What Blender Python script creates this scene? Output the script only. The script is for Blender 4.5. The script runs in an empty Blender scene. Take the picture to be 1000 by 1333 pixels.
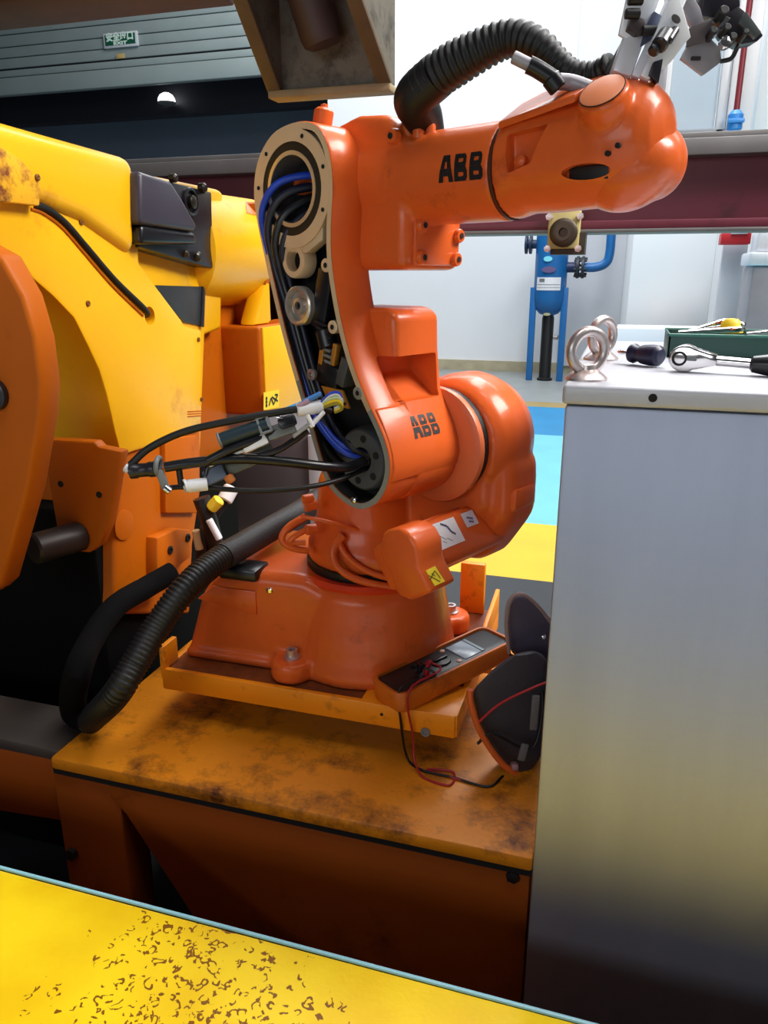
import bpy, bmesh, math, random
from math import sin, cos, pi, radians
from mathutils import Vector as V, Matrix
random.seed(4)
SC = bpy.context.scene
COL = SC.collection

# ------------------------------------------------------------------ camera
H = 1.5
PITCH, YAW = radians(17.3), radians(17.0)
cam_d = bpy.data.cameras.new('camera')
cam_d.sensor_fit = 'VERTICAL'; cam_d.sensor_height = 24.0; cam_d.sensor_width = 18.0
cam_d.lens = 24.0 * 1000.0 / 1333.0
cam_d.clip_start = 0.02
cam = bpy.data.objects.new('camera', cam_d); COL.objects.link(cam)
cam.location = (0, 0, H); cam.rotation_euler = (radians(90) - PITCH, 0, YAW)
SC.camera = cam

# ------------------------------------------------------------------ world, lights, exposure
W = bpy.data.worlds.new('hall_air'); SC.world = W; W.use_nodes = True
W.node_tree.nodes['Background'].inputs[0].default_value = (0.86, 0.92, 1.0, 1)
W.node_tree.nodes['Background'].inputs[1].default_value = 0.055

def area(name, loc, target, sx, sy, power, col=(1, 1, 1)):
    d = bpy.data.lights.new(name, 'AREA'); d.shape = 'RECTANGLE'; d.size = sx; d.size_y = sy
    d.energy = power; d.color = col
    o = bpy.data.objects.new(name, d); COL.objects.link(o); o.location = loc
    o.rotation_euler = (V(target) - V(loc)).to_track_quat('-Z', 'Y').to_euler()
    return o
area('ceiling_lamp_key', (2.9, 2.0, 4.8), (-0.6, 1.4, 1.2), 2.4, 1.8, 370, (1, 0.98, 0.95))
area('ceiling_lamp_front', (0.3, 0.5, 5.0), (-0.4, 0.9, 0.5), 2.2, 0.8, 50, (1, 0.98, 0.95))
area('ceiling_lamp_back', (-1.5, 8.6, 7.5), (-1.2, 10.5, 1.0), 9.0, 3.0, 620, (0.97, 0.985, 1))
area('ceiling_lamp_middle', (0.0, 5.2, 6.5), (-0.4, 5.2, 0.0), 5.0, 1.5, 300, (0.97, 0.985, 1))

area('fill_light_front', (-1.6, -4.6, 2.6), (-0.5, 1.2, 1.4), 4.0, 1.4, 60, (0.95, 0.98, 1))  # added fill, no window there; lifts surfaces that face the camera
area('fill_light_rear', (1.0, -5.4, 6.0), (1.0, -5.5, 0.0), 6.0, 2.5, 560, (0.98, 0.99, 1)).data.spread = radians(75)  # added unseen lamp; lights the floor mirrored in the cabinet

SC.view_settings.view_transform = 'Standard'; SC.view_settings.look = 'None'
SC.view_settings.gamma = 1.0; SC.view_settings.use_curve_mapping = False
SC.view_settings.exposure = 0.0

# ------------------------------------------------------------------ survey: sight lines crossed with the room's planes
_fw = V((-sin(YAW) * cos(PITCH), cos(YAW) * cos(PITCH), -sin(PITCH)))
_rt = V((cos(YAW), sin(YAW), 0)); _up = _rt.cross(_fw); _fh = V((-sin(YAW), cos(YAW), 0)); _C = V((0, 0, H))
def ray(u, v): return _fw + _rt * ((u - 500) / 1000.0) - _up * ((v - 666.5) / 1000.0)
def P(u, v, Y): d = ray(u, v); return _C + d * (Y / d.dot(_fh))
def ox(u, v, x): d = ray(u, v); return _C + d * (x / d.x)
def oy(u, v, y): d = ray(u, v); return _C + d * (y / d.y)
def oz(u, v, z): d = ray(u, v); return _C + d * ((z - H) / d.z)
def on(u, v, p0, n): d = ray(u, v); return _C + d * ((p0 - _C).dot(n) / d.dot(n))

# ------------------------------------------------------------------ materials
def lin(c):
    return tuple(((x / 255.0) / 12.92 if x / 255.0 <= 0.04045 else ((x / 255.0 + 0.055) / 1.055) ** 2.4) for x in c) + (1,)
MATS = {}
def mat(name, rgb, rough=0.5, metal=0.0, var=0.0, vscale=6.0, bump=0.0, bscale=60.0, dirt=None, dirt_amt=0.0,
        dirt_scale=5.0, coat=0.0, emit=None, estr=0.0, stretch=None, trans=0.0, spec=None):
    m = bpy.data.materials.new(name); m.use_nodes = True; MATS[name] = m
    nt = m.node_tree; N = nt.nodes; L = nt.links; b = N['Principled BSDF']
    b.inputs['Roughness'].default_value = rough; b.inputs['Metallic'].default_value = metal
    b.inputs['Coat Weight'].default_value = coat; b.inputs['Coat Roughness'].default_value = 0.12
    if spec is not None: b.inputs['Specular IOR Level'].default_value = spec
    if trans: b.inputs['Transmission Weight'].default_value = trans
    c = lin(rgb); b.inputs['Base Color'].default_value = c
    tc = N.new('ShaderNodeTexCoord'); vec = tc.outputs['Object']
    if stretch:
        mp = N.new('ShaderNodeMapping'); mp.inputs['Scale'].default_value = stretch
        L.new(vec, mp.inputs[0]); vec = mp.outputs[0]
    out = None
    if var:
        n = N.new('ShaderNodeTexNoise'); n.inputs['Scale'].default_value = vscale; n.inputs['Detail'].default_value = 5
        L.new(vec, n.inputs['Vector'])
        r = N.new('ShaderNodeValToRGB'); r.color_ramp.elements[0].position = 0.3; r.color_ramp.elements[1].position = 0.7
        r.color_ramp.elements[0].color = tuple(x * (1 - var) for x in c[:3]) + (1,)
        r.color_ramp.elements[1].color = tuple(min(1, x * (1 + var)) for x in c[:3]) + (1,)
        L.new(n.outputs['Fac'], r.inputs[0]); out = r.outputs[0]
    if dirt:
        n2 = N.new('ShaderNodeTexNoise'); n2.inputs['Scale'].default_value = dirt_scale; n2.inputs['Detail'].default_value = 9
        n2.inputs['Roughness'].default_value = 0.7
        L.new(vec, n2.inputs['Vector'])
        r2 = N.new('ShaderNodeValToRGB'); e = r2.color_ramp.elements
        e[0].position = max(0.0, 0.62 - dirt_amt * 0.4); e[1].position = max(0.05, 0.80 - dirt_amt * 0.4)
        e[0].color = (0, 0, 0, 1); e[1].color = (1, 1, 1, 1)
        L.new(n2.outputs['Fac'], r2.inputs[0])
        mx = N.new('ShaderNodeMix'); mx.data_type = 'RGBA'
        L.new(r2.outputs[0], mx.inputs['Factor'])
        if out is not None: L.new(out, mx.inputs['A'])
        else: mx.inputs['A'].default_value = c
        mx.inputs['B'].default_value = lin(dirt); out = mx.outputs['Result']
    if out is not None: L.new(out, b.inputs['Base Color'])
    if bump:
        n3 = N.new('ShaderNodeTexNoise'); n3.inputs['Scale'].default_value = bscale; n3.inputs['Detail'].default_value = 4
        L.new(vec, n3.inputs['Vector'])
        bp = N.new('ShaderNodeBump'); bp.inputs['Strength'].default_value = bump; bp.inputs['Distance'].default_value = 0.003
        L.new(n3.outputs['Fac'], bp.inputs['Height']); L.new(bp.outputs[0], b.inputs['Normal'])
    if emit:
        b.inputs['Emission Color'].default_value = lin(emit); b.inputs['Emission Strength'].default_value = estr
    return m

ORANGE = mat('orange_robot_paint', (218, 96, 38), 0.33, var=0.07, vscale=5, bump=0.10, bscale=90, dirt=(130, 50, 20), dirt_amt=0.06, dirt_scale=7, coat=0.2, spec=0.3)
YELLOW = mat('yellow_machine_paint', (250, 186, 8), 0.36, var=0.05, vscale=4, bump=0.05, bscale=60, dirt=(200, 120, 10), dirt_amt=0.06, dirt_scale=6, coat=0.15)
YELLOWSHADE = mat('shaded_yellow_machine_paint', (182, 90, 4), 0.5, var=0.06, vscale=3, bump=0.04, dirt=(130, 58, 6), dirt_amt=0.04, dirt_scale=3, spec=0.2)  # yellow machine's shaded parts, the shade put into a darker orange
WORN = mat('rust_worn_yellow_paint', (240, 175, 12), 0.5, dirt=(120, 58, 22), dirt_amt=0.42, dirt_scale=26)
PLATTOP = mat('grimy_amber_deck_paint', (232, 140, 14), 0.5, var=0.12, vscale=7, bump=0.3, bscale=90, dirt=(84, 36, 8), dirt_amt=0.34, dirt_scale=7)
PLATFRONT = mat('shaded_amber_panel_paint', (150, 70, 8), 0.55, spec=0.25, var=0.12, vscale=3, dirt=(70, 30, 8), dirt_amt=0.2, dirt_scale=3)  # shade on the platform fronts put into a darker amber than the deck
TRAY = mat('scuffed_orange_yellow_tray_paint', (244, 146, 14), 0.42, var=0.07, dirt=(90, 42, 10), dirt_amt=0.16, dirt_scale=9)
BLACK = mat('black_rubber', (14, 14, 16), 0.5)
BLACKG = mat('black_gloss_plastic', (22, 22, 27), 0.3)
CAVITY = mat('black_cast_cavity', (24, 24, 26), 0.6, bump=0.3)
MOTORB = mat('black_motor_enamel', (34, 31, 38), 0.32, bump=0.1)
SHROUD = mat('grey_violet_shroud_plastic', (58, 54, 66), 0.4, var=0.15)
CREAM = mat('cream_machined_face', (226, 196, 158), 0.42, metal=0.2, var=0.08)
STEELW = mat('pale_machined_steel', (206, 198, 188), 0.28, metal=0.75, var=0.05)
CHROME = mat('chrome', (225, 222, 222), 0.14, metal=1.0)
GALV = mat('galvanised_steel', (200, 188, 186), 0.32, metal=0.8, var=0.12, vscale=40)
GREYCAST = mat('grey_cast_metal', (84, 88, 92), 0.5, metal=0.3, bump=0.2)
GREYRIM = mat('grey_machined_rim', (150, 152, 148), 0.45, metal=0.3)
BLUEC = mat('blue_cable', (28, 70, 200), 0.4)
NAVYC = mat('dark_navy_cable', (20, 24, 44), 0.4)
BRASS = mat('brass', (226, 158, 66), 0.3, metal=0.6)
WHITEP = mat('white_plastic', (232, 232, 236), 0.4)
YELLOWP = mat('yellow_plastic', (240, 205, 40), 0.45)
GREYP = mat('grey_plastic', (118, 122, 124), 0.45)
INK = mat('black_ink', (14, 14, 16), 0.45)
DARKHOLE = mat('dark_hole', (12, 9, 8), 0.8)
BRUSHED = mat('brushed_stainless_steel', (164, 172, 192), 0.5, metal=0.85, var=0.06, vscale=2.5, stretch=(6, 6, 0.5), bump=0.02)
LIDM = mat('smooth_grey_lid_metal', (184, 186, 194), 0.38, metal=0.15, var=0.04, vscale=12)
WALLW = mat('white_wall_paint', (232, 236, 240), 0.8, var=0.015, vscale=1.5)
WALLG = mat('pale_grey_panel_paint', (206, 210, 216), 0.7, var=0.03, vscale=2)
SHUTTER = mat('grey_green_shutter_slat', (140, 152, 152), 0.5, var=0.05, vscale=2)
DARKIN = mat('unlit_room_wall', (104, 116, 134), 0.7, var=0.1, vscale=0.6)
DARKBEAM = mat('dark_lintel_paint', (26, 26, 36), 0.6)
MAROON = mat('maroon_beam_paint', (104, 38, 54), 0.42, var=0.08, vscale=2, dirt=(70, 30, 36), dirt_amt=0.1)
BEAMGREY = mat('bare_flange_edge', (120, 118, 118), 0.5, metal=0.3, var=0.1)
RUSTBR = mat('rust_brown_steel', (72, 34, 12), 0.6, var=0.25, vscale=5, bump=0.2)
BRACKET = mat('weathered_grey_brown_steel', (104, 98, 86), 0.6, var=0.18, vscale=9, dirt=(60, 54, 46), dirt_amt=0.35, dirt_scale=18, bump=0.2)
CYLD = mat('dark_red_brown_cylinder', (62, 46, 44), 0.5, var=0.2)
BLUET = mat('blue_vessel_paint', (26, 100, 164), 0.4, var=0.06)
REDP = mat('red_box_paint', (196, 30, 40), 0.45)
ALU = mat('aluminium_profile', (222, 224, 230), 0.35, metal=0.2)
ALUGREY = mat('grey_aluminium_plate', (150, 146, 152), 0.4, metal=0.25, var=0.06)
GLASS = mat('pale_window_glass', (206, 220, 232), 0.08, metal=0.0, trans=0.35, spec=0.7)
GREENBOX = mat('dark_green_tray_enamel', (28, 76, 66), 0.45)
HOLSTER = mat('orange_rubber_holster', (206, 104, 22), 0.5, var=0.1, dirt=(110, 50, 12), dirt_amt=0.2)
SCREEN = mat('grey_lcd', (150, 164, 176), 0.25)
BAGM = mat('charcoal_nylon', (58, 54, 62), 0.55, bump=0.4, bscale=200)
PIPING = mat('orange_piping', (206, 92, 34), 0.5)
REDW = mat('red_lead', (170, 28, 40), 0.45)
YLABEL = mat('yellow_sticker', (240, 210, 40), 0.5)
SIGNG = mat('green_sign_face', (12, 84, 60), 0.5)
SIGNW = mat('sign_white_print', (220, 244, 230), 0.5)
ALUEDGE = mat('pale_blue_edge_strip', (150, 205, 222), 0.35)
LAMPM = mat('lit_lamp_glass', (255, 255, 255), 0.5, emit=(255, 255, 255), estr=3.0)
CABGREY = mat('dark_grey_cabinet_paint', (104, 96, 98), 0.5)
ROSE = mat('faded_red_sticker', (240, 150, 90), 0.5)

# foreground barrier: yellow paint with crescent shaped chips
m = mat('chipped_bright_yellow_paint', (246, 206, 10), 0.42)
N = m.node_tree.nodes; L = m.node_tree.links; b = N['Principled BSDF']
tc = N.new('ShaderNodeTexCoord')
def node(t, **kw):
    n = N.new(t)
    for k, v in kw.items(): setattr(n, k, v)
    return n
def math_node(op, a, bb):
    n = node('ShaderNodeMath', operation=op)
    for i, x in enumerate((a, bb)):
        if x is None: continue
        if hasattr(x, 'is_output'): L.new(x, n.inputs[i])
        else: n.inputs[i].default_value = x
    return n.outputs[0]
nz = node('ShaderNodeTexNoise'); nz.inputs['Scale'].default_value = 30; L.new(tc.outputs['Object'], nz.inputs['Vector'])
mixv = node('ShaderNodeMix', data_type='RGBA'); mixv.inputs['Factor'].default_value = 0.03
L.new(tc.outputs['Object'], mixv.inputs['A']); L.new(nz.outputs['Color'], mixv.inputs['B'])
vo = node('ShaderNodeTexVoronoi'); vo.inputs['Scale'].default_value = 78; L.new(mixv.outputs['Result'], vo.inputs['Vector'])
crescent = math_node('MULTIPLY', math_node('GREATER_THAN', vo.outputs['Distance'], 0.36), math_node('LESS_THAN', vo.outputs['Distance'], 0.58))
# only the cells whose random value is high, and only inside worn patches
sepc = node('ShaderNodeSeparateColor'); L.new(vo.outputs['Color'], sepc.inputs[0])
n2 = node('ShaderNodeTexNoise'); n2.inputs['Scale'].default_value = 5.5; n2.inputs['Detail'].default_value = 2
L.new(tc.outputs['Object'], n2.inputs['Vector'])
sx = node('ShaderNodeSeparateXYZ'); L.new(tc.outputs['Object'], sx.inputs[0])
dx = math_node('SUBTRACT', sx.outputs[0], 0.04); dy = math_node('SUBTRACT', sx.outputs[1], 0.17)
rad = math_node('SQRT', math_node('ADD', math_node('MULTIPLY', dx, dx), math_node('MULTIPLY', dy, dy)), None)
patch = math_node('SUBTRACT', 1.0, math_node('MULTIPLY', rad, 4.0))
prob = math_node('ADD', patch, math_node('MULTIPLY', math_node('SUBTRACT', n2.outputs['Fac'], 0.5), 1.3))
n4 = node('ShaderNodeTexNoise'); n4.inputs['Scale'].default_value = 70; n4.inputs['Detail'].default_value = 3
L.new(tc.outputs['Object'], n4.inputs['Vector'])
cut = math_node('GREATER_THAN', n4.outputs['Fac'], 0.5)
mask = math_node('MULTIPLY', math_node('MULTIPLY', crescent, cut), math_node('LESS_THAN', sepc.outputs[0], prob))
r = node('ShaderNodeMix', data_type='RGBA'); L.new(mask, r.inputs['Factor'])
n5 = node('ShaderNodeTexNoise'); n5.inputs['Scale'].default_value = 7; n5.inputs['Detail'].default_value = 6
L.new(tc.outputs['Object'], n5.inputs['Vector'])
rr = node('ShaderNodeValToRGB'); rr.color_ramp.elements[0].color = lin((238, 194, 8)); rr.color_ramp.elements[1].color = lin((250, 214, 20))
rr.color_ramp.elements[0].position = 0.35; rr.color_ramp.elements[1].position = 0.6
L.new(n5.outputs['Fac'], rr.inputs[0]); L.new(rr.outputs[0], r.inputs['A']); r.inputs['B'].default_value = lin((130, 80, 8))
L.new(r.outputs['Result'], b.inputs['Base Color'])
bp = node('ShaderNodeBump'); bp.inputs['Strength'].default_value = 0.35; bp.inputs['Distance'].default_value = 0.003
hgt = math_node('SUBTRACT', math_node('MULTIPLY', n4.outputs['Fac'], 0.5), math_node('MULTIPLY', mask, 1.0))
L.new(hgt, bp.inputs['Height']); L.new(bp.outputs[0], b.inputs['Normal'])
CHIPPED = m

# floor with painted bands across the aisle and a dark band around the robot (object coordinates = room metres)
m = mat('painted_factory_floor', (150, 152, 150), 0.45)
N = m.node_tree.nodes; L = m.node_tree.links; b = N['Principled BSDF']
tc = N.new('ShaderNodeTexCoord'); sx = node('ShaderNodeSeparateXYZ'); L.new(tc.outputs['Object'], sx.inputs[0])
rp = node('ShaderNodeValToRGB'); rp.color_ramp.interpolation = 'CONSTANT'
bands = [(-10.0, (150, 156, 160)), (-0.6, (30, 34, 38)), (3.62, (246, 200, 20)), (4.62, (120, 206, 226)), (7.45, (40, 140, 196)), (9.1, (168, 146, 90)), (9.35, (150, 156, 156)), (12.35, (150, 140, 110))]  # grey band behind the camera added for the cabinet's reflection
el = rp.color_ramp.elements
while len(el) < len(bands): el.new(0.5)
for e_, (y, c) in zip(el, bands): e_.position = (y + 10.0) / 30.0; e_.color = lin(c)
L.new(math_node('MULTIPLY', math_node('ADD', sx.outputs[1], 10.0), 1 / 30.0), rp.inputs[0])
nf = node('ShaderNodeTexNoise'); nf.inputs['Scale'].default_value = 3; nf.inputs['Detail'].default_value = 5
L.new(tc.outputs['Object'], nf.inputs['Vector'])
mxf = node('ShaderNodeMix', data_type='RGBA', blend_type='MULTIPLY'); mxf.inputs['Factor'].default_value = 0.25
L.new(rp.outputs[0], mxf.inputs['A']); L.new(nf.outputs['Fac'], mxf.inputs['B']); L.new(mxf.outputs['Result'], b.inputs['Base Color'])
FLOORM = m

# ------------------------------------------------------------------ mesh helpers
X, Y, Z = V((1, 0, 0)), V((0, 1, 0)), V((0, 0, 1))
class G:
    def __init__(s): s.bm = bmesh.new()
    def merge(s, t, bevel=0.0, seg=2, ang=30):
        bmesh.ops.remove_doubles(t, verts=t.verts, dist=1e-6)
        bmesh.ops.recalc_face_normals(t, faces=t.faces)
        if bevel > 0:
            es = [e for e in t.edges if len(e.link_faces) == 2 and e.calc_face_angle(0) > radians(ang)]
            if es: bmesh.ops.bevel(t, geom=es, offset=bevel, offset_type='OFFSET', segments=seg, profile=0.5, affect='EDGES', clamp_overlap=True)
        me = bpy.data.meshes.new('t'); t.to_mesh(me); t.free(); s.bm.from_mesh(me); bpy.data.meshes.remove(me)
        return s
    def box(s, c, size, ax=(X, Y, Z), bevel=0.0, seg=2):
        t = bmesh.new(); bmesh.ops.create_cube(t, size=1.0)
        a, b_, c_ = ax
        for v in t.verts:
            q = v.co.copy(); v.co = V(c) + a * (q.x * size[0]) + b_ * (q.y * size[1]) + c_ * (q.z * size[2])
        return s.merge(t, bevel, seg)
    def span(s, x0, x1, y0, y1, z0, z1, bevel=0.0, seg=2):
        return s.box(((x0 + x1) / 2, (y0 + y1) / 2, (z0 + z1) / 2), (x1 - x0, y1 - y0, z1 - z0), bevel=bevel, seg=seg)
    def prism(s, pts, ext, bevel=0.0, seg=2, ang=30):
        """pts: planar loop of 3D points, ext: extrusion vector"""
        t = bmesh.new(); ext = V(ext)
        a = [t.verts.new(V(p)) for p in pts]; b_ = [t.verts.new(V(p) + ext) for p in pts]
        n = len(pts); t.faces.new(a); t.faces.new(b_[::-1])
        for i in range(n): t.faces.new((a[i], b_[i], b_[(i + 1) % n], a[(i + 1) % n]))
        return s.merge(t, bevel, seg, ang)
    def loft(s, rings, cap=True, closed=True, bevel=0.0):
        t = bmesh.new(); R_ = [[t.verts.new(V(p)) for p in r] for r in rings]; n = len(rings[0])
        for i in range(len(R_) - 1):
            for j in range(n if closed else n - 1):
                k = (j + 1) % n
                try: t.faces.new((R_[i][j], R_[i][k], R_[i + 1][k], R_[i + 1][j]))
                except ValueError: pass
        if cap:
            for r in (R_[0], R_[-1]):
                try: t.faces.new(r)
                except ValueError: pass
        return s.merge(t, bevel)
    def lathe(s, prof, o, ax, n=28, sx=1.0, sy=1.0, ref=None, cap=True):
        """prof: [(radius, height)]"""
        ax = V(ax).normalized(); u = (V(ref) - ax * V(ref).dot(ax)).normalized() if ref is not None else ax.orthogonal().normalized(); w = ax.cross(u)
        rings = [[V(o) + ax * h + u * (max(r, 1e-5) * sx * cos(2 * pi * k / n)) + w * (max(r, 1e-5) * sy * sin(2 * pi * k / n)) for k in range(n)] for r, h in prof]
        return s.loft(rings, cap)
    def cyl(s, a, b_, r, n=20, bevel=0.0, r2=None):
        a, b_ = V(a), V(b_); d = (b_ - a); l = d.length; r2 = r if r2 is None else r2
        if bevel: pr = [(r - bevel, 0), (r, bevel), (r2, l - bevel), (r2 - bevel, l)]
        else: pr = [(r, 0), (r2, l)]
        return s.lathe(pr, a, d, n)
    def ball(s, c, r, ax=(X, Y, Z), n=24):
        t = bmesh.new(); bmesh.ops.create_uvsphere(t, u_segments=n, v_segments=n // 2 + 2, radius=1.0)
        r = (r, r, r) if not hasattr(r, '__len__') else r
        for v in t.verts:
            q = v.co.copy(); v.co = V(c) + ax[0] * (q.x * r[0]) + ax[1] * (q.y * r[1]) + ax[2] * (q.z * r[2])
        return s.merge(t)
    def tube(s, pts, r, n=12, sub=6, rib=0.0, ribs=0.0, straight=False):
        P_ = [V(p) for p in pts]
        if straight: Q = P_
        else:
            Q = []
            E_ = [P_[0] * 2 - P_[1]] + P_ + [P_[-1] * 2 - P_[-2]]
            for i in range(1, len(E_) - 2):
                p0, p1, p2, p3 = E_[i - 1:i + 3]
                for k in range(sub):
                    t = k / sub
                    Q.append(0.5 * ((2 * p1) + (p2 - p0) * t + (2 * p0 - 5 * p1 + 4 * p2 - p3) * t * t + (3 * p1 - p0 - 3 * p2 + p3) * t ** 3))
            Q.append(P_[-1])
        if rib:       # resample evenly so that the corrugations are regular
            step = ribs / 4.0; D = [Q[0]]; acc = 0.0
            for a, b_ in zip(Q, Q[1:]):
                seg = (b_ - a).length; pos = step - acc
                while pos <= seg: D.append(a.lerp(b_, pos / seg)); pos += step
                acc = (acc + seg) % step
            Q = D
        rings = []; up = None; m_ = len(Q)
        for i, q in enumerate(Q):
            tg = (Q[min(i + 1, m_ - 1)] - Q[max(i - 1, 0)]).normalized()
            up = tg.orthogonal().normalized() if up is None else (up - tg * up.dot(tg)).normalized()
            sd = tg.cross(up)
            rr_ = r(i / (m_ - 1)) if callable(r) else r
            if rib: rr_ = rr_ * (1.0 if i % 4 in (0, 1) else 1.0 - rib)
            rings.append([q + (up * cos(2 * pi * k / n) + sd * sin(2 * pi * k / n)) * rr_ for k in range(n)])
        return s.loft(rings)
    def torus(s, c, ax, R_, r, n=28, m_=10, sx=1.0, ref=None, a0=0.0, a1=2 * pi):
        ax = V(ax).normalized(); u = (V(ref) - ax * V(ref).dot(ax)).normalized() if ref is not None else ax.orthogonal().normalized(); w = ax.cross(u)
        full = abs(a1 - a0 - 2 * pi) < 1e-6; k_ = n if full else n + 1; rings = []
        for i in range(k_):
            a = a0 + (a1 - a0) * i / n; d = u * cos(a) * sx + w * sin(a)
            rings.append([V(c) + d * R_ + (d.normalized() * cos(2 * pi * j / m_) + ax * sin(2 * pi * j / m_)) * r for j in range(m_)])
        if full: rings.append(rings[0])
        return s.loft(rings, cap=not full)
    def quads(s, qs):
        for q in qs:
            try: s.bm.faces.new([s.bm.verts.new(V(p)) for p in q])
            except ValueError: pass
        return s
    def cut(s, g):
        """boolean difference with another builder"""
        a = s._tmp(); b_ = g._tmp()
        md = a.modifiers.new('b', 'BOOLEAN'); md.operation = 'DIFFERENCE'; md.solver = 'EXACT'; md.object = b_
        s._back(a); bpy.data.objects.remove(b_); return s
    def _tmp(s):
        me = bpy.data.meshes.new('t'); s.bm.to_mesh(me); o = bpy.data.objects.new('t', me); COL.objects.link(o); return o
    def _back(s, o):
        dg = bpy.context.evaluated_depsgraph_get(); dg.update()
        me = bpy.data.meshes.new_from_object(o.evaluated_get(dg)); s.bm.free(); s.bm = bmesh.new(); s.bm.from_mesh(me)
        bpy.data.objects.remove(o); bpy.data.meshes.remove(me)
    def fuse(s, voxel=0.005, smooth=4, fac=0.5):
        """melt the pieces into one casting"""
        o = s._tmp(); md = o.modifiers.new('r', 'REMESH'); md.mode = 'VOXEL'; md.voxel_size = voxel
        m2 = o.modifiers.new('s', 'SMOOTH'); m2.factor = fac; m2.iterations = smooth
        s._back(o); s.fused = True; return s
    def obj(s, name, m_, parent=None, sharp=38):
        bm = s.bm
        for f_ in bm.faces: f_.smooth = True
        for e in bm.edges:
            e.smooth = not (len(e.link_faces) == 2 and e.calc_face_angle(0) > radians(sharp))
        me = bpy.data.meshes.new(name); bm.to_mesh(me); bm.free(); me.materials.append(m_)
        o = bpy.data.objects.new(name, me); COL.objects.link(o)
        if parent is not None:
            off = root_pos(parent)
            for v in me.vertices: v.co -= off
            o.parent = parent
        return o
def root_pos(o):
    p = V((0, 0, 0))
    while o is not None: p += o.location; o = o.parent
    return p
def thing(name, label, cat, loc, group=None):
    o = bpy.data.objects.new(name, None); COL.objects.link(o); o.location = loc; o.empty_display_size = 0.05
    return tag(o, label, cat, group)
def tag(o, label=None, cat=None, group=None, kind=None):
    if label: o['label'] = label
    if cat: o['category'] = cat
    if group: o['group'] = group
    if kind: o['kind'] = kind
    return o
def struct(g, name, m_): return tag(g.obj(name, m_), kind='structure')

def stroke_patches(letter):
    """quads in a unit letter cell for the split block letters A and B"""
    if letter == 'A':
        return [[(0.27, 1.0), (0.46, 1.0), (0.40, 0.53), (0.12, 0.53)], [(0.46, 1.0), (0.485, 1.0), (0.485, 0.74), (0.43, 0.74)],
                [(0.515, 1.0), (0.54, 1.0), (0.57, 0.74), (0.515, 0.74)], [(0.54, 1.0), (0.73, 1.0), (0.88, 0.53), (0.60, 0.53)],
                [(0.10, 0.47), (0.38, 0.47), (0.29, 0.0), (-0.04, 0.0)], [(0.38, 0.47), (0.485, 0.47), (0.485, 0.22), (0.335, 0.22)],
                [(0.515, 0.47), (0.62, 0.47), (0.665, 0.22), (0.515, 0.22)], [(0.62, 0.47), (0.90, 0.47), (1.04, 0.0), (0.71, 0.0)]]
    return [[(0.05, 1.0), (0.33, 1.0), (0.33, 0.53), (0.05, 0.53)], [(0.33, 1.0), (0.485, 1.0), (0.485, 0.82), (0.33, 0.82)], [(0.33, 0.68), (0.485, 0.68), (0.485, 0.53), (0.33, 0.53)],
            [(0.515, 1.0), (0.72, 1.0), (0.66, 0.82), (0.515, 0.82)], [(0.72, 1.0), (0.86, 0.88), (0.86, 0.64), (0.66, 0.70)], [(0.66, 0.82), (0.72, 1.0), (0.66, 0.70), (0.64, 0.72)], [(0.515, 0.68), (0.66, 0.70), (0.86, 0.64), (0.80, 0.53)], [(0.515, 0.68), (0.80, 0.53), (0.66, 0.53), (0.515, 0.53)],
            [(0.05, 0.47), (0.33, 0.47), (0.33, 0.0), (0.05, 0.0)], [(0.33, 0.47), (0.485, 0.47), (0.485, 0.32), (0.33, 0.32)], [(0.33, 0.17), (0.485, 0.17), (0.485, 0.0), (0.33, 0.0)],
            [(0.515, 0.47), (0.84, 0.47), (0.70, 0.31), (0.515, 0.32)], [(0.84, 0.47), (0.95, 0.36), (0.95, 0.12), (0.70, 0.31)], [(0.70, 0.31), (0.95, 0.12), (0.82, 0.0), (0.70, 0.18)], [(0.515, 0.17), (0.70, 0.18), (0.82, 0.0), (0.515, 0.0)]]
def logo(g, fn, w_, h_, gap=0.06, cutw=1.0):
    """fn(s, t) -> 3D point; s runs over w_, t over h_"""
    lw = (w_ - 2 * gap * h_) / 3.0
    for i, ch in enumerate('ABB'):
        for q in stroke_patches(ch):
            q = [(0.5 + (x - 0.5) * cutw if abs(x - 0.5) < 0.02 else x, 0.5 + (y - 0.5) * cutw if abs(y - 0.5) < 0.04 else y) for x, y in q]
            for k in range(3):
                a, b_ = k / 3.0, (k + 1) / 3.0
                def mixp(p, p2, t): return (p[0] + (p2[0] - p[0]) * t, p[1] + (p2[1] - p[1]) * t)
                c4 = [mixp(q[0], q[3], a), mixp(q[1], q[2], a), mixp(q[1], q[2], b_), mixp(q[0], q[3], b_)]
                g.quads([[fn(i * (lw + gap * h_) + p[0] * lw, p[1] * h_) for p in c4]])
    return g
def text(g, s_, fn, size, offset=0.0):
    """flat lettering from the built-in font mapped onto a surface"""
    cu = bpy.data.curves.new('t', 'FONT'); cu.body = s_; cu.size = size; cu.offset = offset; cu.resolution_u = 2
    cu.align_x = 'CENTER'; cu.align_y = 'CENTER'
    o = bpy.data.objects.new('t', cu); COL.objects.link(o)
    dg = bpy.context.evaluated_depsgraph_get(); dg.update()
    me = bpy.data.meshes.new_from_object(o.evaluated_get(dg))
    for v in me.vertices: v.co = fn(v.co.x, v.co.y)
    g.bm.from_mesh(me); bpy.data.meshes.remove(me); bpy.data.objects.remove(o); bpy.data.curves.remove(cu)
    return g

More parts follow.
